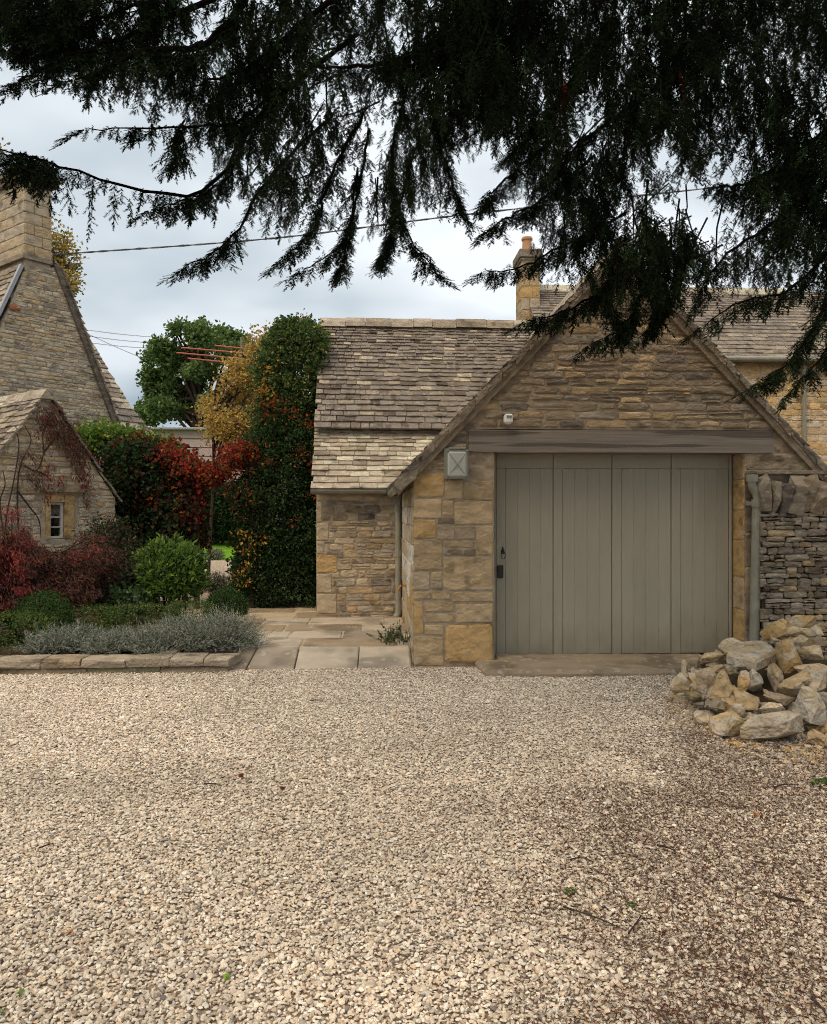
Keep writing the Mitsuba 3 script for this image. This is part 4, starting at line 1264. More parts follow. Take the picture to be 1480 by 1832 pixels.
# --- tall dark hedge column beside the outbuilding (evergreen with red and orange berries)
hd = thing('evergreen_hedge', 'tall dark evergreen climber column with red berry clusters beside the outbuilding', 'hedge')
YA = 12.4
prof = np.array([(1075, 437, 572), (1040, 430, 566), (980, 426, 566), (900, 424, 566), (820, 440, 566), (760, 455, 570), (700, 462, 576), (640, 466, 586), (600, 478, 582), (580, 495, 562), (570, 508, 545)], float)
zsP = np.array([W(0, p[0], YA)[2] for p in prof])
x0P = np.array([W(p[1], 0, YA)[0] for p in prof])
x1P = np.array([W(p[2], 0, YA)[0] for p in prof])
def column_pts(n, shellw=.22):
    z = rng.uniform(zsP.min(), zsP.max(), n)
    o = np.argsort(zsP)
    a, b = np.interp(z, zsP[o], x0P[o]), np.interp(z, zsP[o], x1P[o])
    cx, hw = (a + b) / 2, (b - a) / 2
    th_ = rng.uniform(0, 2 * np.pi, n)
    d = np.column_stack([np.cos(th_), np.sin(th_), 0 * z])
    sq = 1 / np.maximum(np.abs(d[:, 0]), np.abs(d[:, 1])) ** .6
    lump = 1 + .42 * (meshkit.fbm(np.column_stack([d[:, :2] * 1.2 + 5, z * 1.6]), 3, 4) - .5) * 2
    r = (1 - shellw * rng.random(n) ** 1.5) * sq * lump * .93
    p = np.column_stack([cx + hw * r * d[:, 0], YA + np.minimum(hw, .62) * r * d[:, 1], z])
    return p, unit(d + [0, 0, .25])


P, O = column_pts(4600)
stray = rng.random(len(P)) < .05
P[stray] += O[stray] * rng.uniform(.04, .16, (stray.sum(), 1))
c, o = clumped(P, O, 15, .05, rng)
big_n = meshkit.fbm(c * 1.4, 3, 8)
zt_ = (c[:, 2] - 2.2) / 1.6
tn = np.where(rng.random(len(c)) < np.clip(zt_, .08, .8), 5, np.where(rng.random(len(c)) < .35, 3, 2))
tn = np.where((rng.random(len(c)) < .12) & (c[:, 2] > 3.2), 8, tn)
br = np.clip(.30 + .5 * (big_n - .3) + rng.uniform(-.15, .2, len(c)) + np.clip(zt_, 0, 1) * .08, .05, .95)
m, uv = leafage(c, o, .062, .034, [2], [1], rng, key_bright=br)
uv[:, 0] = np.repeat((tn + .5) / NL, 4)
put(hd + '__foliage', m, 'leaf', uv=uv, stuff=True)
zz = np.linspace(.1, 4.3, 12)
put(hd + '__trunk', join([tube(np.column_stack([-1.4 + dx + .06 * np.sin(zz * 2 + k), YA + .05 * np.cos(zz * 2 + k * 2), zz]), np.linspace(.045, .015, 12), 6) for k, dx in enumerate((-.35, -.1, .15, .35))]), 'bark', (.5, .4))
# berry and autumn leaf clusters on it
spots = [(405, 800), (420, 812), (440, 805), (455, 815), (418, 835), (440, 845), (405, 850), (425, 870), (445, 880), (430, 895), (455, 900), (425, 915), (470, 890), (440, 930), (435, 955), (455, 970), (470, 745), (475, 720), (478, 700), (472, 680), (485, 660),
         (520, 735), (535, 745), (470, 960), (440, 985), (450, 1005), (435, 1020), (460, 820), (480, 830), (530, 820), (560, 830), (528, 930), (565, 890), (545, 805), (425, 1030), (445, 1045), (430, 800), (470, 790), (415, 880), (470, 700), (562, 760), (488, 720)]
ms = []
for u, v in spots:
    x_ = W(u, v, YA - .62)
    n = int(rng.uniform(14, 40))
    c = x_ + rng.normal(0, 1, (n, 3)) * [.085, .07, .055]
    red = [10, 10, 9, 11] if (780 < v < 930 and u < 475) else [9, 9, 20, 7] if v < 720 or v > 940 else [10, 11, 9]
    ms.append(leafage(c, np.tile([0, -1., .4], (n, 1)), .05, .034, red, [1] * len(red), rng, bright=(.2, .7)))
m, uv = uvjoin(ms)
put(hd + '__autumn_leaves', m, 'leaf', uv=uv, stuff=True, label='red and orange berry clusters on the dark foliage')

# --- creeper hedge on a trellis left of the arch
ck = thing('creeper_hedge', 'dark red and green creeper covering the trellis left of the arch', 'creeper')
YC = 12.2
prof2 = [(182, 815, 1010), (200, 795, 1010), (230, 790, 1010), (260, 790, 1008), (290, 793, 1005), (320, 806, 1000), (352, 832, 985), (362, 850, 965)]
uu = rng.uniform(178, 362, 1700)
vt = np.interp(uu, [p[0] for p in prof2], [p[1] for p in prof2])
vb_ = np.interp(uu, [p[0] for p in prof2], [p[2] for p in prof2])
vv = vt + (vb_ - vt) * rng.random(1700)
P = np.array([W(a, b, YC) for a, b in zip(uu, vv)])
P[:, 1] += rng.uniform(-.35, .3, len(P)) + .16 * np.sin(P[:, 0] * 5) * np.cos(P[:, 2] * 4)
c, o = clumped(P, np.tile([0, -1., .35], (len(P), 1)), 13, .07, rng)
rd = meshkit.fbm(c * 1.7 + 3, 3, 5) + .22 * np.clip((c[:, 2] - 2.2) / .6, 0, 1) + .10 * np.clip((c[:, 0] + 3.4) / .8, 0, 1)
r_ = rng.random(len(c))
tn = np.where(rd > .80, np.where(r_ < .55, 10, np.where(r_ < .62, 9, 11)), np.where(rd > .62, np.where(r_ < .40, 11, np.where(r_ < .48, 9, np.where(r_ < .7, 13, 2))), np.where(r_ < .55, 2, np.where(r_ < .8, 3, np.where(r_ < .93, 13, 11)))))
m, uv = leafage(c, o, .075, .055, [2], [1], rng, key_bright=np.clip(.32 + rng.uniform(-.2, .3, len(c)) + .5 * (meshkit.fbm(c * 3, 2, 3) - .5), .05, .95))
uv[:, 0] = np.repeat((tn + .5) / NL, 4)
put(ck + '__foliage', m, 'leaf', uv=uv, stuff=True)
for u in (218, 262, 305, 330):
    a, b = W(u, 1015, YC + .1), W(u, 805 if u < 320 else 830, YC + .1)
    put(ck + '__trellis_post', bx(a[0] - .03, a[0] + .03, YC + .08, YC + .14, .1, b[2]), 'bark', (.5, .9))
for v in (830, 880, 930):
    a, b = W(185, v, YC + .06), W(345, v, YC + .06)
    put(ck + '__trellis_rail', bx(a[0], b[0], YC + .05, YC + .078, a[2] - .02, a[2] + .02), 'bark', (.5, .9))
# arch: post, beam and the red creeper over it
ar = thing('garden_arch', 'weathered wooden arch draped with scarlet creeper over the path', 'arch')
a, b = W(352, 1000, 12.0), W(352, 838, 12.0)
put(ar + '__post', bx(a[0] - .04, a[0] + .04, 11.96, 12.04, .1, b[2], .006), 'bark', (.5, 1.25))
a2 = W(450, 1000, 12.0)
put(ar + '__post', bx(a2[0] - .04, a2[0] + .04, 11.96, 12.04, .1, b[2], .006), 'bark', (.5, 1.0))
put(ar + '__beam', bx(a[0] - .2, a2[0] + .2, 11.95, 12.05, b[2] + .003, b[2] + .10, .008), 'bark', (.5, 1.0))
p = [W(380, 866, 12.0), W(424, 907, 12.0)]
put(ar + '__brace', tube(p, .018, 6), 'bark', (.5, 1.2))
pts = spline([W(u, v, 11.95) for u, v in ((285, 818), (315, 822), (340, 838), (365, 852), (390, 848), (412, 830), (425, 812), (440, 800))], 200)
P = pts[rng.integers(0, 200, 300)] + rng.normal(0, 1, (300, 3)) * [.09, .16, .07]
c, o = clumped(P, np.tile([0, -1., .3], (len(P), 1)), 14, .05, rng)
m, uv = leafage(c, o, .06, .042, [10, 11, 9, 12, 3], [4, 2, 1.5, 1, 1], rng, bright=(.25, .75))
put(ar + '__creeper', m, 'leaf', uv=uv, stuff=True, label='scarlet creeper leaves')

# --- bright green climber on the cottage corner
gc = thing('green_climber', 'bright green climber on top of the wall below the large gable', 'climber')
uu = rng.uniform(135, 320, 420)
top = np.interp(uu, [135, 150, 200, 240, 280, 320], [770, 766, 770, 778, 790, 806])
P = np.array([W(a, b + rng.random() * np.interp(a, [135, 200, 320], [50, 26, 12]), 12.5 + rng.uniform(-.3, .3)) for a, b in zip(uu, top)])
c, o = clumped(P, np.tile([0, -.8, .6], (len(P), 1)), 14, .07, rng)
m, uv = leafage(c, o, .075, .05, [4, 5, 4, 20], [4, 3, 3, .4], rng, bright=(.3, .7))
put(gc + '__foliage', m, 'leaf', uv=uv, stuff=True)
stems(gc + '__stem', [W(u, 1000, 12.6) for u in (160, 200, 240)], [W(u, 785, 12.5) for u in (165, 205, 235)], .02, .008)

# --- round green shrub
gs = thing('round_shrub', 'rounded bright green leafy shrub in the bed before the creeper', 'shrub')
cc, rx, rz = px(241, 968, 124, 112, 10.1)
P, d = shell(620, cc, (rx * .98, rx * .9, rz), rng, .55, -.75, .16, 3)
c, o = clumped(P, unit(d + [0, 0, .7]), 9, .045, rng)
m, uv = leafage(c, o, .095, .036, [4, 5, 4, 3], [4, 3.4, 2, 1], rng, spread=.55, droop=-.1, bright=(.2, .7))
put(gs + '__foliage', m, 'leaf', uv=uv, stuff=True)
stems(gs + '__stem', [cc * [1, 1, 0] + [rng.uniform(-.1, .1), 0, .1] for _ in range(14)], [q for q in P[:14]], .014, .006)


def box_plant(name, label, boxes, Y, tones, wts, leaf=.022, dens=4200, depth=None, cat='hedge', lump=.08, group=None):
    """Clipped box: boxes are pixel rectangles with a rounded top."""
    k = thing(name, label, cat, group)
    ms = []
    for (u, v, w_, h_, yy) in boxes:
        c0, hx, hz = px(u, v, w_, h_, yy)
        hy = depth or hx
        n = int(dens * max(.12, hx * hz * 4))
        d = unit(rng.normal(0, 1, (n, 3)))
        e = 4.0
        q = d / (np.sum(np.abs(d) ** e, 1, keepdims=True) ** (1 / e))
        q *= (1 - .22 * rng.random((n, 1)) ** 2) * (1 + lump * (meshkit.fbm(d * 4 + u, 3, 2)[:, None] - .5) * 2)
        q = q[q[:, 2] > -.9]
        P_ = c0 + q * [hx, hy, hz]
        c, o = clumped(P_, unit(q / [1, 1, .6]), 5, .016, rng)
        ms.append(leafage(c, o, leaf, leaf * .6, tones, wts, rng, bright=(.25, .75)))
    m, uv = uvjoin(ms)
    put(k + '__foliage', m, 'leaf', uv=uv, stuff=True)
    return k


def box_dome(name, label, u, v, w_, h_, Y, tones, wts, leaf=.024, n=2600, cat='shrub'):
    k = thing(name, label, cat)
    c0, hx, hz = px(u, v, w_, h_, Y)
    base = c0 - [0, 0, hz]
    d = unit(rng.normal(0, 1, (n * 2, 3)))
    d = d[d[:, 2] > -.05][:n]
    P_ = base + d * [hx, hx, 2 * hz] * (1 - .16 * rng.random((len(d), 1)) ** 2) * (1 + .06 * (meshkit.fbm(d * 4, 3, 2)[:, None] - .5) * 2)
    c, o = clumped(P_, d, 5, .016, rng)
    m, uv = leafage(c, o, leaf, leaf * .6, tones, wts, rng, bright=(.25, .75))
    put(k + '__foliage', m, 'leaf', uv=uv, stuff=True)
    put(k + '__stem', tube([base * [1, 1, 0] + [0, 0, .1], base + [0, 0, hz]], .02, 6), 'bark', (.5, .5))
    return k


box_dome('box_dome', 'clipped green box dome at the left in front of the red maple', 26, 1057, 98, 56, 9.15, [16, 5, 3], [4, 2, 2])
box_dome('box_dome', 'smaller dark green box dome at the right end of the bed beside the paving', 368, 1053, 72, 44, 10.0, [3, 2, 16], [3, 2, 2], n=1800)
box_plant('box_hedge', 'low clipped box hedge block at the left edge of the photo', [(-60, 1097, 152, 80, 8.75)], 8.75, [16, 5, 16, 8], [4, 2, 3, .8], depth=.42)
box_plant('box_hedge', 'long low green box hedge behind the lavender', [(95, 1086, 120, 50, 9.35), (190, 1083, 130, 48, 9.45), (300, 1078, 80, 44, 9.6)], 9.4, [16, 5, 8, 3], [4, 2, 1, 2], depth=.24)
# low green plants between shrub and hedge
gp_ = thing('ground_plant', 'low blue green leafy plants at the foot of the round shrub', 'plant')
P = np.array([W(u, v, 9.8 + rng.uniform(-.2, .3)) for u, v in zip(rng.uniform(185, 265, 150), rng.uniform(1058, 1090, 150))])
c, o = clumped(P, np.tile([0, -.5, .8], (len(P), 1)), 10, .05, rng)
m, uv = leafage(c, o, .07, .045, [5, 3, 14], [3, 3, 1], rng)
put(gp_ + '__foliage', m, 'leaf', uv=uv, stuff=True)
yp = thing('yellow_plant', 'small yellow leafed plant between the maple and the box hedge', 'plant')
P = np.array([W(u, v, 9.7 + rng.uniform(-.1, .1)) for u, v in zip(rng.uniform(138, 166, 36), rng.uniform(1066, 1082, 36))])
c, o = clumped(P, np.tile([0, -.5, .8], (len(P), 1)), 7, .03, rng)
m, uv = leafage(c, o, .05, .03, [20, 7, 5], [3, 2, 1], rng)
put(yp + '__foliage', m, 'leaf', uv=uv, stuff=True)

# --- lavender along the kerb
def lavender(label, spots, group=None):
    k = thing('lavender', label, 'lavender', group)
    ms = []
    for (u, v, r, h, Y) in spots:
        b = W(u, v, Y) * [1, 1, 0] + [0, 0, PZ - .03]
        n = int(2700 * r)
        d = unit(np.column_stack([rng.normal(0, 1, n), rng.normal(0, 1, n), np.abs(rng.normal(.75, .5, n))]))
        root = b + np.column_stack([rng.normal(0, r * .33, n), rng.normal(0, r * .28, n), rng.uniform(0, h * .35, n)])
        ln = 1.15 * h * rng.uniform(.45, 1.0, n) * (.75 + .35 * d[:, 2])
        # a stem in two bends, each with narrow paired leaves
        for part in range(9):
            f0 = .35 + .66 * part / 9
            pos = root + d * (ln * f0)[:, None] + np.column_stack([0 * ln, 0 * ln, .06 * ln * f0])
            a = unit(d + rng.normal(0, .5, (n, 3)))
            bb = unit(np.cross(a, rng.normal(0, 1, (n, 3))))
            m = leaf_mesh(pos, a, bb, rng.uniform(.03, .055, n), rng.uniform(.004, .007, n))
            t = rng.choice([14, 14, 15, 3, 13], n, p=[.45, .2, .16, .12, .07])
            ms.append((m, np.repeat(np.column_stack([(t + .5) / NL, np.clip(rng.uniform(.2, .75, n), 0, 1)]), 4, 0)))
    m, uv = uvjoin(ms)
    put(k + '__foliage', m, 'needle', uv=uv, stuff=True)


lavender('lavender clump at the left end, next to the low box hedge', [(85, 1170, .24, .21, 8.35), (120, 1170, .28, .23, 8.45), (150, 1165, .26, .22, 8.6)])
lavender('grey lavender clump second from the left behind the kerb', [(190, 1170, .28, .20, 8.3), (225, 1170, .28, .20, 8.5), (215, 1160, .24, .16, 8.7)])
lavender('wide lavender clump in the middle of the bed', [(275, 1170, .30, .25, 8.3), (315, 1170, .32, .28, 8.5), (290, 1160, .28, .22, 8.7), (340, 1160, .3, .28, 8.7)])
lavender('lavender clump at the right end, spilling towards the paving', [(365, 1170, .30, .32, 8.4), (405, 1170, .30, .33, 8.6), (418, 1165, .28, .29, 8.45), (395, 1160, .3, .30, 8.8)])
# small lavender bushes by the path
for u, v, s, lb in [(383, 1000, .32, 'small grey lavender bush at the edge of the far lawn'), (388, 1056, .30, 'small dark lavender bush beside the gravel path, behind the right box dome')]:
    k = thing('small_bush', lb, 'bush')
    Y = 14.2 if v > 1020 else 17.5
    b = ground(u, v, PZ)
    n = 1500
    d = unit(np.column_stack([rng.normal(0, 1, n), rng.normal(0, 1, n), np.abs(rng.normal(.7, .5, n))]))
    c = b + d * s * rng.uniform(.3, 1.15, (n, 1))
    m, uv = leafage(c, d, .09, .014, [14, 13, 3, 15], [3, 2, 2, 1], rng, spread=.4, bright=(.15, .6))
    put(k + '__foliage', m, 'needle', uv=uv, stuff=True)
# weeds on the paving by the garage corner
wp = thing('paving_weed', 'leafy green weed growing on the paving against the garage corner', 'weed')
ms, st = [], []
for _ in range(34):
    b = np.array([rng.uniform(.08, .41), rng.uniform(8.5, 8.85), PZ])
    h = rng.uniform(.08, .26) * (.5 + (b[0]) * 1.5)
    t = b + [rng.normal(0, .07), rng.normal(0, .05), h]
    st.append((b, t))
    n = 13
    q = b + (t - b) * rng.uniform(.15, 1, (n, 1))
    ms.append(leafage(q, unit(rng.normal(0, 1, (n, 3)) + [0, 0, .4]), .05, .013, [5, 3, 14, 13], [3, 3, 1, 1], rng))
m, uv = uvjoin(ms)
put(wp + '__leaves', m, 'leaf', uv=uv, stuff=True)
stems(wp + '__stem', [a for a, _ in st], [b for _, b in st], .0028, .0015, tone=.7)

# --- weeping red maple
mp = thing('weeping_maple', 'weeping dark red maple with drooping feathery branches at the left', 'maple')
foot = W(20, 1080, 9.35) * [1, 1, 0] + [0, 0, .1]
top = foot + [.0, 0, .95]
put(mp + '__trunk', tube(spline([foot, foot + [.06, .02, .5], top], 8), np.linspace(.05, .03, 8), 8), 'bark', (.5, .5))
ms, br_ = [], []
for i in range(150):
    u_, v_ = rng.uniform(-80, 205), 0
    v_ = np.interp(u_, [-80, 0, 60, 120, 170, 205], [1120, 1120, 1105, 1085, 1075, 1060]) - abs(rng.normal(0, 45 if u_ > 80 else 75))
    end = W(u_, v_ - 4, np.interp(u_, [-80, 0, 60, 205], [8.9, 9.1, 9.45, 9.9]) + rng.uniform(-.4, .4))
    s = np.clip((end[0] - top[0]), -1, 1.4)
    mid = top + [s * .45, (end[1] - top[1]) * .5, rng.uniform(-.12, .26) - .22 * abs(s)]
    ln = spline([top - [0, 0, rng.uniform(0, .4)], mid, end + [0, 0, .06 + .1 * rng.random()], end], 22)
    br_.append(tube(ln[:: 3], np.linspace(.012, .003, len(ln[::3])), 4, False))
    m_ = 230
    idx = rng.integers(5, 22, m_)
    c = ln[idx] + rng.normal(0, 1, (m_, 3)) * [.055, .055, .03] - [0, 0, .03]
    dirn = unit(np.array([1.3 * s, -.25, -.5]))
    redness = meshkit.fbm(np.array([[u_ * .012 + 2, v_ * .012, i * .01]]), 2, 7)[0]
    hi = rng.random() < np.interp(u_, [-80, 0, 60, 120, 205], [.8, .65, .3, .15, .22])
    ms.append(leafage(c, np.tile(dirn, (m_, 1)), .055, .014, [12, 11, 10, 13] if hi else [13, 11, 19, 13], [3, 2, .6, 1] if hi else [3, 2, 1, 2], rng, spread=.5, bright=(.15, .75)))
m, uv = uvjoin(ms)
put(mp + '__foliage', m, 'needle', uv=uv, stuff=True)
put(mp + '__branches', join(br_), 'bark', (.5, .4), stuff=True)
# second, taller maple sprays in front of the gable
m2 = thing('red_creeper', 'bare stemmed creeper with dark red hanging leaves on the small gable', 'creeper')
off = nL * .07
gpt = lambda u, v, o_=.07: onpl(u, v, fs[0], nL) + nL * o_
stp, ms = [], []
for path in ([(2, 1000), (6, 930), (20, 860), (30, 800), (24, 762)], [(30, 960), (28, 880), (34, 830), (52, 790), (40, 762)], [(2, 960), (-4, 900), (4, 868), (0, 840)], [(34, 830), (60, 842), (74, 810), (72, 770), (95, 745)], [(28, 880), (48, 905), (66, 930), (70, 960)], [(74, 810), (100, 780), (120, 775), (140, 800)], [(60, 842), (78, 850), (88, 862)]):
    ln = spline([gpt(u, v, .04 + .03 * rng.random()) for u, v in path], 18)
    stp.append(tube(ln, np.linspace(.013, .005, 18), 5, False))
put(m2 + '__stem', join(stp), 'bark', (.5, .85))
hang = [(np.interp(t_, [0, .3, .6, 1], [68, 98, 122, 146]) + rng.normal(0, 9), np.interp(t_, [0, .3, .6, 1], [742, 738, 778, 850]) + rng.normal(0, 12)) for t_ in rng.random(85)] + [(u, v) for u, v in zip(rng.uniform(30, 125, 90), rng.uniform(800, 920, 90)) if abs(v - (800 + (u - 30) * 1.25)) < 34 and not (u > 82 and v > 862)]
for u, v in hang:
    L = rng.uniform(.08, .40)
    s = gpt(u, v, .09 + .05 * rng.random())
    n = 22
    f_ = rng.random((n, 1))
    c = s + np.array([0, 0, -1.]) * L * f_ + eL * (rng.normal(0, .03, (n, 1))) + nL * rng.normal(0, .03, (n, 1))
    red = v > 820 and u > 58 and rng.random() < .5
    ms.append(leafage(c, np.tile([0, 0, -1.], (n, 1)) + eL * .3, .055, .012, [12, 11, 10, 13] if red else [13, 11, 13, 19], [3, 2, 1, 2] if red else [4, 2, 2, 1], rng, spread=.4, bright=(.3, .8)))
m, uv = uvjoin(ms)
put(m2 + '__leaves', m, 'needle', uv=uv, stuff=True)
# dark shrub at the cottage corner
ds = thing('dark_shrub', 'dark grey green shrub at the right corner of the small gable', 'shrub')
for (u, v, w_, h_, Y, n) in [(150, 925, 90, 110, 10.3, 330), (160, 990, 95, 100, 10.0, 420), (205, 1000, 60, 75, 10.5, 200)]:
    cc, rx, rz = px(u, v, w_, h_, Y)
    P, d = shell(n, cc, (rx, rx, rz), rng, .4, -1, .3, u)
    c, o = clumped(P, unit(d + [0, -.3, .3]), 9, .05, rng)
    m, uv = leafage(c, o, .06, .022, [13, 2, 14, 3, 19], [2.4, 3, .8, 1, 2], rng, bright=(.1, .6))
    put(ds + '__foliage', m, 'leaf', uv=uv, stuff=True)
stems(ds + '__stem', [W(195 + rng.uniform(-20, 20), 1070, 10.2) * [1, 1, 0] + [0, 0, .1] for _ in range(10)], [W(195 + rng.uniform(-40, 40), rng.uniform(930, 1000), 10.2) for _ in range(10)], .014, .005)


# --- trees behind
def tree(name, label, Y, crown, trunk, tones, wts, leaf, n_cl, per, sigma, base_z=0.0, tr=.16, gap=.0, spread=.9, bright=(.2, .75), limb=26):
    k = thing(name, label, 'tree')
    P, O, V = [], [], []
    for (u, v, w_, h_, dy) in crown:
        cc, rx, rz = px(u, v, w_, h_, Y + dy)
        m_ = int(n_cl * rx * rz)
        p, d = shell(m_, cc, (rx, rx * .85, rz), rng, .35, -1, .45, int(u))
        P.append(p)
        O.append(d)
    P, O = np.vstack(P), np.vstack(O)
    if gap:
        keep = meshkit.fbm(P * gap, 3, 6) > .47
        P, O = P[keep], O[keep]
    c, o = clumped(P, unit(O + [0, 0, .4]), per, sigma, rng)
    lump = np.repeat(rng.uniform(-.12, .12, len(P)), per)
    m, uv = leafage(c, o, leaf, leaf * .62, tones, wts, rng, spread=spread, key_bright=np.clip(rng.uniform(*bright, len(c)) + lump, 0, 1))
    put(k + '__crown', m, 'leaf', uv=uv, stuff=True)
    tb_ = W(*trunk[0], Y) * [1, 1, 0] + [0, 0, base_z]
    tt = W(*trunk[1], Y)
    pts = spline([tb_, (tb_ + tt) / 2 + [tr * .5, 0, 0], tt], 10)
    put(k + '__trunk', tube(pts, np.linspace(tr, tr * .45, 10), 9), 'bark', (.5, .8))
    sel = rng.choice(len(P), limb)
    ms_ = []
    for i in sel:
        s_ = pts[rng.integers(4, 10)]
        mid = (s_ + P[i]) / 2 + [0, 0, .12 * np.linalg.norm(P[i] - s_)]
        ms_.append(tube(spline([s_, mid, P[i]], 8), np.linspace(tr * .4, tr * .07, 8), 5, False))
    put(k + '__limbs', join(ms_), 'bark', (.5, .7), stuff=True)
    return k


blobs = [(240, 715, 60, 46, 2)]
while len(blobs) < 60:
    u_, v_ = rng.uniform(262, 490), rng.uniform(580, 765)
    if ((u_ - 362) / 98) ** 2 + ((v_ - 672) / 98) ** 2 < 1 and not (325 < u_ < 385 and 670 < v_ < 712 and rng.random() < .8):
        s_ = rng.uniform(26, 50)
        blobs.append((u_ - s_ / 2, v_ - s_ * .36, s_, s_ * .72, rng.uniform(-1.6, 1.6)))
tree('green_tree', 'large broad green tree beyond the timber clad building', 38.0, blobs,
     ((360, 900), (355, 680)), [6, 5, 6, 4], [4, 3, 3, .6], .22, 190, 13, .15, tr=.3, limb=60, bright=(.25, .85))
tree('golden_tree', 'slender golden leaved tree in front of the timber clad building', 19.5, [(395, 640, 90, 120, 0), (430, 595, 70, 130, .2), (360, 700, 110, 70, 0), (345, 735, 110, 50, -.2), (400, 720, 90, 75, .2), (455, 640, 40, 150, .3), (480, 572, 40, 60, .3)],
     ((373, 1000), (385, 700)), [7, 8, 20, 21, 9], [3, 3.4, .8, 2.4, .3], .095, 560, 14, .13, base_z=.1, tr=.045, gap=1.4, bright=(.35, .95), limb=46)
tree('yellow_tree', 'yellow autumn tree behind the cottage chimney, right of the stack', 26.0, [(70, 395, 55, 80, 0), (90, 430, 50, 90, .3), (75, 480, 65, 70, 0)], ((70, 900), (95, 480)), [7, 20, 8, 5], [3, 1.5, 3, 1], .13, 190, 10, .14, tr=.12, gap=1.2, limb=34)
tree('yellow_tree', 'yellow autumn tree at the left edge behind the chimney top', 26.5, [(-45, 250, 72, 70, 0), (-40, 300, 60, 80, 0), (-60, 350, 70, 120, .3)], ((-30, 900), (-15, 330)), [7, 20, 8, 5], [3, 2, 2, 1.4], .14, 210, 11, .14, tr=.13, gap=1.2, limb=24)
# dark shrubbery at the end of the lawn
for u, v, w_, h_, Y, lb in [(330, 862, 90, 95, 29.5, 'dark shrub under the arch at the end of the lawn, left one'), (385, 866, 90, 90, 29.0, 'dark shrub under the arch at the end of the lawn, right one')]:
    k = thing('far_shrub', lb, 'shrub')
    cc, rx, rz = px(u, v, w_, h_, Y)
    P, d = shell(600, cc, (rx, rx, rz), rng, .4, -1, .3, u)
    c, o = clumped(P, d, 11, .15, rng)
    m, uv = leafage(c, o, .17, .09, [2, 0, 3, 2], [3, 2, 1, 2], rng, bright=(.1, .6))
    put(k + '__foliage', m, 'leaf', uv=uv, stuff=True)
    stems(k + '__stem', [cc * [1, 1, 0] + [rng.uniform(-.5, .5), 0, .1] for _ in range(5)], [q for q in P[:5]], .04, .02)
# ------------------------------------------------------------------ the rubble heap, stone by stone
rng = np.random.default_rng(61)


def rock(c, half, rot, rng, k=14, sharp=.55):
    """An angular field stone: hull of points on a rough superellipsoid, cut by a few flat faces."""
    d = unit(rng.normal(0, 1, (k, 3)))
    e = 5.0
    q = d / (np.sum(np.abs(d) ** e, 1, keepdims=True) ** (1 / e)) * rng.uniform(.86, 1.12, (k, 1))
    for _ in range(4):
        n_ = unit(rng.normal(0, 1, 3))
        h = rng.uniform(.62, .9)
        s = q @ n_
        q = np.where((s > h)[:, None], q - n_ * (s - h)[:, None], q)
    v, f = hull(q * half)
    import trimesh
    v, f = trimesh.remesh.subdivide_to_size(v, f, max(.035, .28 * float(np.mean(half))))
    t_ = trimesh.Trimesh(v, f)
    v, f = np.array(t_.vertices), np.array(t_.faces)
    o_ = rng.uniform(0, 50, 3)
    v = v * (1 + .09 * (meshkit.fbm(v / np.mean(half) * 1.5 + o_, 4, 3)[:, None] - .5) +   .03 * (rng.random((len(v), 1)) - .5))
    a, b, g_ = rot
    Rz = np.array([[math.cos(a), -math.sin(a), 0], [math.sin(a), math.cos(a), 0], [0, 0, 1]])
    Rx = np.array([[1, 0, 0], [0, math.cos(b), -math.sin(b)], [0, math.sin(b), math.cos(b)]])
    Ry = np.array([[math.cos(g_), 0, math.sin(g_)], [0, 1, 0], [-math.sin(g_), 0, math.cos(g_)]])
    return v @ (Rz @ Ry @ Rx).T + c, f


def heap_d(u, v):
    vb = np.interp(u, [1180, 1205, 1260, 1300, 1340, 1600], [1235, 1258, 1300, 1318, 1336, 1340])
    db = EYE * F / (vb - CV)
    kk = (v - CV) / F
    return np.minimum((EYE + .40 * db) / (kk + .40), 7.62)


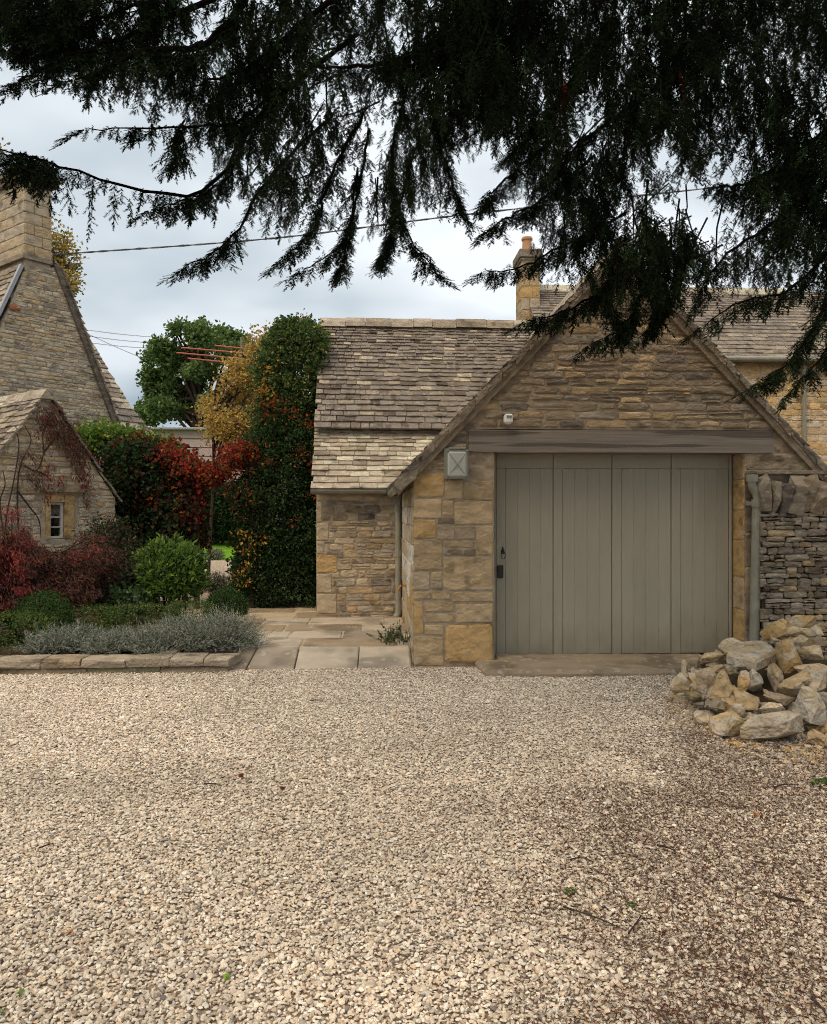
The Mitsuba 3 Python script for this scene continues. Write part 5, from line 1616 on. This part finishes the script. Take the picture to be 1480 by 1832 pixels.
NAMED = [  # pixel box centre, width, height, roll, tone, brightness, label
    (1345, 1167, 88, 30, .10, 6, .85, 'flat pale grey slab with pitted top on the left shoulder of the rubble heap'),
    (1380, 1300, 112, 52, -.12, 6, .75, 'largest grey white boulder at the front foot of the rubble heap'),
    (1445, 1268, 58, 80, .10, 5, .55, 'tall pitted pale boulder at the front right of the rubble heap'),
    (1303, 1298, 66, 44, -.15, 1, .62, 'yellowish block lying detached at the front left of the rubble heap'),
    (1297, 1228, 42, 66, .15, 1, .60, 'pointed tan stone standing upright at the left face of the rubble heap'),
    (1255, 1287, 40, 26, 0, 2, .55, 'small pale stone on the gravel left of the detached yellowish block'),
    (1404, 1168, 42, 56, -.25, 0, .42, 'ochre rounded stone right of the flat grey slab'),
    (1437, 1136, 48, 24, .05, 2, .62, 'pale rectangular block near the top of the heap'),
    (1390, 1126, 50, 30, -.3, 0, .52, 'mossy orange stone at the top left of the heap'),
    (1430, 1116, 60, 28, -.2, 0, .55, 'topmost ochre stone of the rubble heap'),
    (1452, 1168, 44, 26, -.05, 2, .55, 'squared pale stone below the pale rectangular block'),
    (1310, 1157, 46, 28, -.2, 2, .60, 'cream block left of the flat grey slab'),
    (1273, 1177, 42, 18, .0, 1, .68, 'thin honey slab on the upper left edge of the heap'),
    (1458, 1218, 64, 46, .25, 2, .42, 'broad buff block right of centre on the heap'),
    (1420, 1224, 60, 40, -.3, 1, .5, 'slanting tan stone in the middle of the heap'),
    (1387, 1212, 34, 56, .1, 3, .75, 'narrow grey stone leaning upright in the middle of the heap'),
    (1350, 1216, 36, 40, .2, 11, .5, 'pale angular stone below the flat grey slab'),
    (1265, 1216, 40, 44, -.1, 3, .8, 'brown grey stone on the left side of the heap'),
    (1217, 1226, 34, 40, .2, 2, .55, 'cream stone at the far left end of the heap'),
    (1242, 1247, 42, 20, .05, 7, .75, 'mossy green flat stone at the lower left of the heap'),
    (1240, 1192, 22, 30, .1, 3, .55, 'dark brown upright stone at the upper left end of the heap'),
    (1468, 1316, 40, 40, .2, 1, .5, 'tan stone at the right edge in front of the heap'),
    (1392, 1250, 60, 20, .1, 3, .6, 'flat grey brown slab behind the largest boulder'),
    (1376, 1268, 50, 26, -.25, 2, .66, 'cream wedge lying on the largest boulder'),
    (1475, 1255, 40, 36, .2, 3, .6, 'grey brown stone at the right edge of the heap'),
    (1455, 1198, 60, 26, -.1, 1, .6, 'long honey stone below the squared pale stone'),
    (1330, 1222, 24, 40, .5, 0, .5, 'orange brown leaning sliver beside the pale angular stone'),
    (1432, 1152, 30, 30, .3, 6, .6, 'small grey stone between the ochre and squared stones'),
    (1320, 1268, 26, 22, .3, 2, .6, 'small cream stone in the gap at the foot of the heap'),
    (1285, 1263, 30, 18, .0, 10, .7, 'grey stone at the foot of the pointed tan stone'),
]
for u, v, w_, h_, roll, t, br, lb in NAMED:
    d = heap_d(u, v + h_ * .15) - .06
    c = D(u, v, d)
    s = d / F / 2
    half = np.array([w_ * s * 1.05, (w_ + h_) * .5 * s * .9, h_ * s * 1.05])
    k = thing('rubble_stone', lb, 'stone')
    if u == 1345:
        o = np.array([[1300, 1172], [1352, 1187], [1389, 1170], [1378, 1146], [1322, 1147]], float)
        top = [D(a, b, np.interp(b, [1146, 1187], [d + .40, d - .12])) for a, b in o]
        cc = np.mean(top, 0)
        m = pillow(np.array([[q[0], q[1]] for q in top])[::1], (np.array([0, 0, cc[2] - .06]), EX, np.array([0, 1., 0]), EZ), .07, .02, rng, -.02)
        v_, f_ = m
        v_[:, 2] += (v_[:, 1] - cc[1]) * .16 + meshkit.fbm(v_ * 9, 3, 3) * .02
        put(k, (v_, f_), 'rubble', ton(t, br), raw=True)
        continue
    put(k, rock(c, half, (rng.uniform(-.35, .35), rng.uniform(-.2, .2), roll), rng, 19), 'rubble', ton(t, br), raw=True)
# the unnamed ones between and under them

n = 0
while n < 135:
    u, v = rng.uniform(1205, 1590) if n % 4 else rng.uniform(1205, 1340), rng.uniform(1115, 1330)
    vb = np.interp(u, [1205, 1260, 1300, 1340, 1600], [1255, 1285, 1300, 1325, 1330])
    vt = np.interp(u, [1205, 1240, 1300, 1360, 1400, 1600], [1212, 1185, 1168, 1150, 1120, 1112])
    if not vt < v < vb - 6:
        continue
    d = heap_d(u, v) + rng.uniform(.02, .14)
    r = rng.uniform(.04, .105)
    tn = rng.choice([1, 2, 2, 1, 6, 0, 11])
    cn = {1: 'tan', 2: 'pale buff', 6: 'grey', 0: 'ochre', 11: 'pale greyish'}[int(tn)]
    zn = 'at the left end' if u < 1300 else 'in the middle' if u < 1400 else 'in the right part'
    hn = 'low' if v > vb - 55 else 'high'
    k = thing('rubble_stone', f'small {cn} stone wedged {hn} {zn} of the rubble heap', 'stone', f'small {cn} rubble stones {hn} {zn}')
    c = D(u, v, d)
    c[2] = max(c[2], .03)
    put(k, rock(c, np.array([r * rng.uniform(.9, 1.5), r * rng.uniform(.8, 1.2), r * rng.uniform(.4, .8)]), (rng.uniform(0, 3.1), rng.uniform(-.5, .5), rng.uniform(-.5, .5)), rng, 11), 'rubble', ton(tn, rng.uniform(.42, .72)), raw=True)
    n += 1
# earth core under the stones so that no daylight shows through
pts = [D(u, v, heap_d(u, v) + .5) for u in (1380, 1500, 1600) for v in (1180, 1230, 1290) if v > np.interp(u, [1225, 1290, 1380, 1600], [1205, 1180, 1150, 1150]) and v < np.interp(u, [1225, 1300, 1340, 1600], [1240, 1300, 1330, 1340])]
pts += [[p[0], p[1] + .2, -.02] for p in pts] + [[x, 7.8, -.02] for x in (2.9, 5.0)] 
put('rubble_soil', hull(pts), 'earth')
labels['rubble_soil'] = {'label': 'dark soil mound under the heap of rubble stones', 'kind': 'structure'}

# broken chips and crumbs lying round the foot of the heap
ms, ts = [], []
for _ in range(420):
    u = rng.uniform(1195, 1560)
    vb = np.interp(u, [1195, 1260, 1300, 1340, 1600], [1258, 1290, 1312, 1338, 1342])
    p = ground(u, vb + rng.normal(2, 14), .014)
    if p[1] > 7.4:
        continue
    r = rng.uniform(.010, .034)
    v_, f_ = hull(unit(rng.normal(0, 1, (9, 3))) * r * [1.2, 1, .6])
    ms.append((v_ + p, f_))
    ts.append(ton(rng.choice([1, 2, 0, 11, 3]), rng.uniform(.4, .8)))
m, uv = join_uv(ms, ts)
put('stone_chips', m, 'rubble', uv=uv)
labels['stone_chips'] = {'label': 'small broken stone chips scattered round the foot of the rubble heap', 'category': 'stone chips', 'kind': 'stuff'}
# ------------------------------------------------------------------ the yew overhead
rng = np.random.default_rng(71)
yw = thing('yew_tree', 'dark overhanging yew with drooping branches across the top of the view', 'tree')


def spray(seed, wide=1.0, needles=15):
    """One hanging spray of unit length pointing down -z: a stem with side twiglets in two ranks of needles."""
    r = np.random.default_rng(seed)
    vs = []
    n_t = 12
    sway = r.normal(0, .05, 2)
    for i in range(n_t + 1):
        f = (i + .4) / (n_t + 1)
        b = np.array([sway[0] * f * f, sway[1] * f * f, -f])
        if i == n_t:
            L, dirn = .16, np.array([r.normal(0, .1), r.normal(0, .1), -1])
        else:
            an = i * 2.4 + r.normal(0, .5)
            L = (.16 + .22 * np.sin(np.pi * min(1, f * .9 + .12))) * r.uniform(.6, 1.2) * wide
            dirn = np.array([math.cos(an) * .75, math.sin(an) * .75, -r.uniform(.25, 1.0)])
        dirn = unit(dirn)
        sd = unit(np.cross(dirn, r.normal(0, 1, 3)))
        for j in range(needles):
            g_ = (j + .5) / needles
            for s in (-1, 1):
                c = b + dirn * L * g_ + [0, 0, -.03 * g_ * g_]
                t = unit(dirn * .65 + sd * s + r.normal(0, .28, 3) + [0, 0, -.2])
                nl = r.uniform(.08, .13) * (1 - .35 * g_)
                w_ = unit(np.cross(t, r.normal(0, 1, 3))) * .019
                vs.append([c - w_, c + w_, c + t * nl])
        w_ = unit(np.cross(dirn, [.3, .2, 1])) * .006
        vs.append([b - w_, b + w_, b + dirn * L])
    for i in range(6):
        a, e = -i / 6, -(i + 1) / 6
        vs += [[[-.006, 0, a], [.006, 0, a], [0, 0, e]], [[0, -.006, a], [0, .006, a], [0, 0, e]]]
    return np.array(vs)                     # triangles x 3 x 3


SPR = [spray(100 + i, [1, .8, 1.25, .9, 1.1, .7][i], 9) for i in range(6)]
LITE = [spray(200 + i, [1.1, .9, 1.3][i], 6) for i in range(3)]


def hang(pos, length, tilt, tones, bright, temps=SPR):
    """Sprays hung at pos (n x 3) with lengths and tilts (n x 2, how far the tip leans in x and y)."""
    out, uvs = [], []
    kind = rng.integers(0, len(temps), len(pos))
    for k, tp in enumerate(temps):
        i = np.nonzero(kind == k)[0]
        if not len(i):
            continue
        an = rng.uniform(0, 6.283, len(i))
        L = length[i][:, None, None, None]
        wd = rng.uniform(.8, 1.15, len(i))[:, None, None] * (.17 / np.maximum(length[i], .08))[:, None, None] ** .5
        x = (tp[None, ..., 0] * np.cos(an)[:, None, None] - tp[None, ..., 1] * np.sin(an)[:, None, None]) * wd
        y = (tp[None, ..., 0] * np.sin(an)[:, None, None] + tp[None, ..., 1] * np.cos(an)[:, None, None]) * wd
        z = np.broadcast_to(tp[None, ..., 2], x.shape)
        v = np.stack([x - z * tilt[i, 0][:, None, None], y - z * tilt[i, 1][:, None, None], z], -1) * L + pos[i][:, None, None]
        out.append(v.reshape(-1, 3))
        uvs.append(np.repeat(np.column_stack([(tones[i] + .5) / NL, bright[i]]), tp.shape[0] * 3, 0))
    v = np.vstack(out)
    return (v, np.arange(len(v)).reshape(-1, 3)), np.vstack(uvs)


# the branches that can be followed, tip last: pixels, distance at start and tip, spray length, sprays per metre
BR = [
    ([(440, -30), (250, 55), (110, 105), (25, 148)], 4.8, 4.3, .16, 40, .020), ([(260, -60), (120, 10), (30, 45), (-60, 70)], 4.6, 4.2, .20, 42, .016), ([(350, -20), (180, 30), (90, 80), (10, 90)], 4.8, 4.4, .16, 40, .012),
    ([(450, -20), (400, 50), (350, 88), (270, 88), (180, 128), (130, 142)], 4.6, 4.3, .21, 44, .026), ([(520, 140), (430, 215), (380, 224), (260, 228), (150, 231)], 5.0, 4.6, .15, 34, .012),
    ([(640, 60), (490, 180), (440, 240), (395, 315), (345, 348), (265, 343), (175, 316), (100, 295), (40, 278), (-30, 258)], 5.4, 4.5, .14, 22, .017), ([(110, 300), (60, 280), (20, 275), (-40, 280)], 4.6, 4.4, .19, 60, .008),
    ([(440, 250), (400, 325), (330, 358), (266, 377)], 5.0, 4.8, .16, 42, .010), ([(580, 220), (480, 320), (430, 405), (380, 455), (332, 478)], 5.2, 4.8, .15, 40, .012), ([(650, 200), (590, 320), (560, 410), (500, 467)], 5.2, 4.9, .16, 42, .012),
    ([(660, 230), (640, 350), (610, 440), (535, 487)], 5.3, 5.0, .15, 38, .010), ([(640, 300), (625, 400), (612, 470), (604, 490)], 5.3, 5.1, .14, 36, .008), ([(730, 150), (700, 290), (725, 410), (785, 490)], 5.4, 5.1, .17, 40, .012),
    ([(750, 250), (710, 380), (690, 440), (680, 470)], 5.4, 5.1, .15, 38, .009), ([(770, 180), (800, 300), (832, 390)], 5.3, 5.0, .15, 38, .010), ([(330, 215), (320, 250), (310, 290)], 4.7, 4.7, .22, 30, .006),
    ([(1100, 40), (985, 200), (905, 285)], 5.6, 5.2, .18, 30, .045), ([(1000, 240), (930, 300), (880, 345), (868, 365)], 5.2, 5.0, .16, 40, .012), ([(1060, 280), (970, 360), (915, 385), (868, 415)], 5.4, 5.1, .15, 42, .012),
    ([(1120, 380), (1010, 440), (930, 478), (862, 487)], 5.5, 5.1, .13, 40, .010), ([(1160, 440), (1060, 530), (1000, 560), (938, 575)], 5.6, 5.2, .17, 44, .012), ([(1190, 420), (1150, 520), (1110, 590), (1052, 618)], 5.5, 5.1, .18, 40, .010),
    ([(1200, 430), (1185, 530), (1160, 590)], 5.4, 5.1, .17, 36, .010), ([(1230, 420), (1200, 520), (1175, 590)], 5.6, 5.3, .16, 36, .010), ([(1480, 330), (1390, 395), (1290, 465), (1245, 545)], 5.0, 4.8, .15, 36, .016), ([(1500, 430), (1420, 515), (1335, 535), (1255, 585)], 5.0, 4.6, .14, 38, .012),
    ([(1520, 450), (1470, 560), (1420, 640), (1357, 685)], 4.8, 4.5, .17, 48, .012), ([(1520, 560), (1470, 640), (1416, 700)], 4.8, 4.5, .13, 40, .009), ([(1540, 150), (1450, 260), (1330, 330), (1280, 330)], 5.2, 5.0, .18, 36, .018), ([(1280, 60), (1180, 150), (1060, 240), (960, 330)], 5.6, 5.4, .18, 34, .03),
    ([(860, -40), (800, 60), (700, 110), (560, 120)], 5.0, 4.8, .2, 36, .03), ([(640, -40), (520, 60), (440, 120), (330, 160)], 4.9, 4.6, .2, 40, .02), ([(1080, 520), (1100, 560), (1120, 600)], 5.3, 5.2, .16, 40, .007)]
pos, ln, tl, wt = [], [], [], []
for path, d0, d1, L, per, r in BR:
    k = np.array(path, float)
    ds_ = np.linspace(d0, d1, len(k))
    pts = spline([D(u, v, d) for (u, v), d in zip(k, ds_)], 40)
    pts[1:-1] += rng.normal(0, .006, (38, 3))
    put(yw + '__branch', tube(pts[::2], np.linspace(r, max(.003, r * .22), 20), 7), 'bark', (.5, -.2))
    total = np.sum(np.linalg.norm(np.diff(pts, axis=0), axis=1))
    n = int(total * per * 1.75)
    f = rng.random(n) ** .85
    i = np.minimum((f * 39).astype(int), 38)
    q = pts[i] + (pts[i + 1] - pts[i]) * rng.random((n, 1))
    taper = np.clip(1.25 - f * .55, .4, 1) * np.where(f > .93, .6, 1)
    pos.append(q + rng.normal(0, .012, (n, 3)))
    ln.append(L * .74 * taper * rng.uniform(.5, 1.4, n))
    dirn = unit(pts[-1] - pts[-6])
    t = rng.normal(0, .28, (n, 2)) + dirn[:2] * rng.uniform(0, .5, (n, 1))
    tl.append(t)
    # a spray pointing on from the tip
    pos.append(np.repeat(pts[-1:], 4, 0))
    ln.append(rng.uniform(.07, .13, 4))
    tl.append(np.tile(dirn[:2], (4, 1)) * 1.2 + rng.normal(0, .3, (4, 2)))

# the mass of hanging foliage behind and above them
bu = [-60, 0, 60, 130, 200, 280, 330, 380, 430, 480, 520, 600, 690, 760, 800, 850, 900, 935, 965, 1000, 1060, 1110, 1180, 1230, 1290, 1350, 1420, 1560]
bv = [60, 70, 90, 120, 150, 165, 170, 250, 330, 360, 400, 400, 400, 390, 300, 240, 250, 330, 370, 470, 520, 545, 560, 500, 500, 515, 540, 560]

def bunch(seed):
    """A drooping branchlet with its sprays, hung from the origin: mesh and uv."""
    r = np.random.default_rng(seed)
    n_ = 14
    f_ = np.linspace(0, 1, n_)
    lean = r.normal(0, .16, 2)
    p_ = np.column_stack([lean[0] * f_ + .05 * np.sin(f_ * 5), lean[1] * f_, -.36 * f_ ** 1.2])
    p_ += r.normal(0, .055, p_.shape) * [1, 1, .4]
    L_ = (.165 - .06 * f_) * r.uniform(.7, 1.35, n_)
    m_, uv_ = hang(p_, L_, r.normal(0, .25, (n_, 2)), np.where(r.random(n_) < .12, 2, 0), np.clip(r.normal(.45, .15, n_), .1, .9))
    t_ = tube([[0, 0, .06], p_[4], p_[8], p_[13] - [0, 0, .05]], [.006, .005, .004, .002], 4, False)
    return join([m_, t_]), np.vstack([uv_, np.tile([.5 / NL, .1], (len(t_[0]), 1))])


NB = 7
for k in range(NB):
    m, uv = bunch(300 + k)
    scene[f'yew_bunch_{k}'] = {'type': 'shapegroup', 'needles': mikit.ply(m, 'needle', uv=uv)}
n = 920
u = np.concatenate([rng.uniform(-60, 1540, int(n * .62)), rng.uniform(820, 1540, int(n * .38))])
vb = np.interp(u, bu, bv)
v = -120 + (vb + 120) * rng.random(len(u)) ** .9
d = rng.uniform(4.4, 6.3, len(u)) + np.clip((u - 740) / 740, 0, 1) * .3
P = np.array([D(a, b, c) for a, b, c in zip(u, v, d)])
hole = meshkit.fbm(np.column_stack([u * .0085, v * .0065, d * .35]), 3, 12)
thr = np.interp(u, [-60, 300, 480, 700, 860, 950, 1540], [.36, .42, .40, .39, .45, .39, .39])
keep = (hole > thr) & ~((np.abs(u - 1290) < 40) & (np.abs(v - 240) < 60) & (rng.random(len(u)) < .75)) & ~((np.abs(u - 1335) < 60) & (np.abs(v - 370) < 50) & (rng.random(len(u)) < .6))
P, u, v, vb, d = P[keep], u[keep], v[keep], vb[keep], d[keep]
room = (vb - v) / F * d                                  # metres of hang left above the lower edge of the mass
sc = np.clip(room / .55 + .22, .28, 1) * rng.uniform(.8, 1.15, len(P))
for i in range(len(P)):
    scene[f'{yw}__hanging_foliage__{i + 1:03d}'] = {'type': 'instance', 'to_world': T().translate(P[i].tolist()).rotate([0, 0, 1], float(rng.uniform(0, 360))).scale(float(sc[i])), 'group': {'type': 'ref', 'id': f'yew_bunch_{int(rng.integers(NB))}'}}
labels[yw + '__hanging_foliage'] = {'kind': 'stuff', 'label': 'mass of drooping dark needle foliage'}
L = sc * .3
pos, ln, tl = np.vstack(pos), np.concatenate(ln), np.vstack(tl)
tones = np.where(rng.random(len(pos)) < .12, 2, 0)
bright = np.clip(rng.normal(.45, .15, len(pos)), .1, .9)
m, uv = hang(pos, ln, tl, tones, bright)
put(yw + '__foliage', m, 'needle', uv=uv, stuff=True)
# thin hanging twigs that carry the mass
idx = rng.choice(len(P), min(320, len(P)), replace=False)
ms = []
for i in idx:
    b = P[i] + [rng.normal(.12, .12), rng.normal(0, .12), rng.uniform(.05, .3)]
    ms.append(tube([b, (b + P[i]) / 2 + rng.normal(0, .015, 3), P[i], P[i] - [0, 0, L[i] * .6]], [.006, .005, .004, .002], 4, False))
put(yw + '__twigs', join(ms), 'bark', (.5, -.2), stuff=True)
# a few dead brown sprays
dead = [(1008, 150, 5.0), (1000, 190, 5.0), (1012, 205, 5.0), (1003, 120, 5.0), (895, 70, 5.0), (903, 90, 5.1), (1215, 120, 5.1), (1005, 170, 4.95), (1010, 215, 4.95)]
q = np.array([D(*a) for a in dead])
m, uv = hang(q, np.full(len(q), .20), rng.normal(0, .08, (len(q), 2)), np.full(len(q), 1), np.full(len(q), .75))
put(yw + '__dead_sprays', m, 'needle', uv=uv, stuff=True, label='dead rust brown sprays hanging among the green')
# single dangling tips under the long left branch
dang = [(165, 322, 60), (164, 385, 44), (120, 312, 62), (62, 300, 60), (203, 350, 55), (232, 355, 45), (85, 300, 75), (40, 290, 70), (100, 300, 55), (20, 285, 70)]
q = np.array([D(a, b, 4.55) for a, b, _ in dang])
m, uv = hang(q, np.array([c / 308 for _, _, c in dang]), rng.normal(0, .06, (len(q), 2)), np.zeros(len(q), int), np.full(len(q), .5))
put(yw + '__tip_sprays', m, 'needle', uv=uv, stuff=True)
put(yw + '__twig', tube([D(166, 340, 4.55), D(164, 388, 4.55)], .0025, 5), 'bark', (.5, -.2))
# trunk and limbs to the right of the camera, and the crown above the frame that shades the yard
tb_ = np.array([6.2, 2.6, -.05])
tt = np.array([5.9, 2.9, 9.0])
put(yw + '__trunk', tube(spline([tb_, [6.1, 2.7, 2.0], [6.0, 2.9, 5], tt], 14), np.linspace(.45, .16, 14), 14), 'bark', (.5, .5))
for e, z0, r in (((1.6, 5.3, 5.35), 3.6, .13), ((-.8, 4.9, 5.2), 3.9, .12), ((3.3, 5.4, 4.9), 3.3, .12), ((-2.0, 4.5, 4.8), 4.2, .10), ((5.2, 5.2, 4.3), 3.0, .10)):
    s = np.array([6.0, 2.85, z0])
    e = np.array(e)
    put(yw + '__limb', tube(spline([s, (s + e) / 2 + [0, 0, .35], e], 14), np.linspace(r, r * .3, 14), 9), 'bark', (.5, -.15))
n = 800
q = np.column_stack([rng.uniform(-3.2, 8.5, n), rng.uniform(2.2, 6.4, n), rng.uniform(5.4, 9.0, n)])
q = q[(q[:, 2] > 2.0 + .76 * q[:, 1] + .5) & (np.hypot((q[:, 0] - 3.4) / 5.6, (q[:, 1] - 3.4) / 3.4) < 1)]
m, uv = hang(q, rng.uniform(.6, 1.1, len(q)), rng.normal(0, .3, (len(q), 2)), np.zeros(len(q), int), np.full(len(q), .45), LITE)
put(yw + '__upper_foliage', m, 'needle', uv=uv, stuff=True)
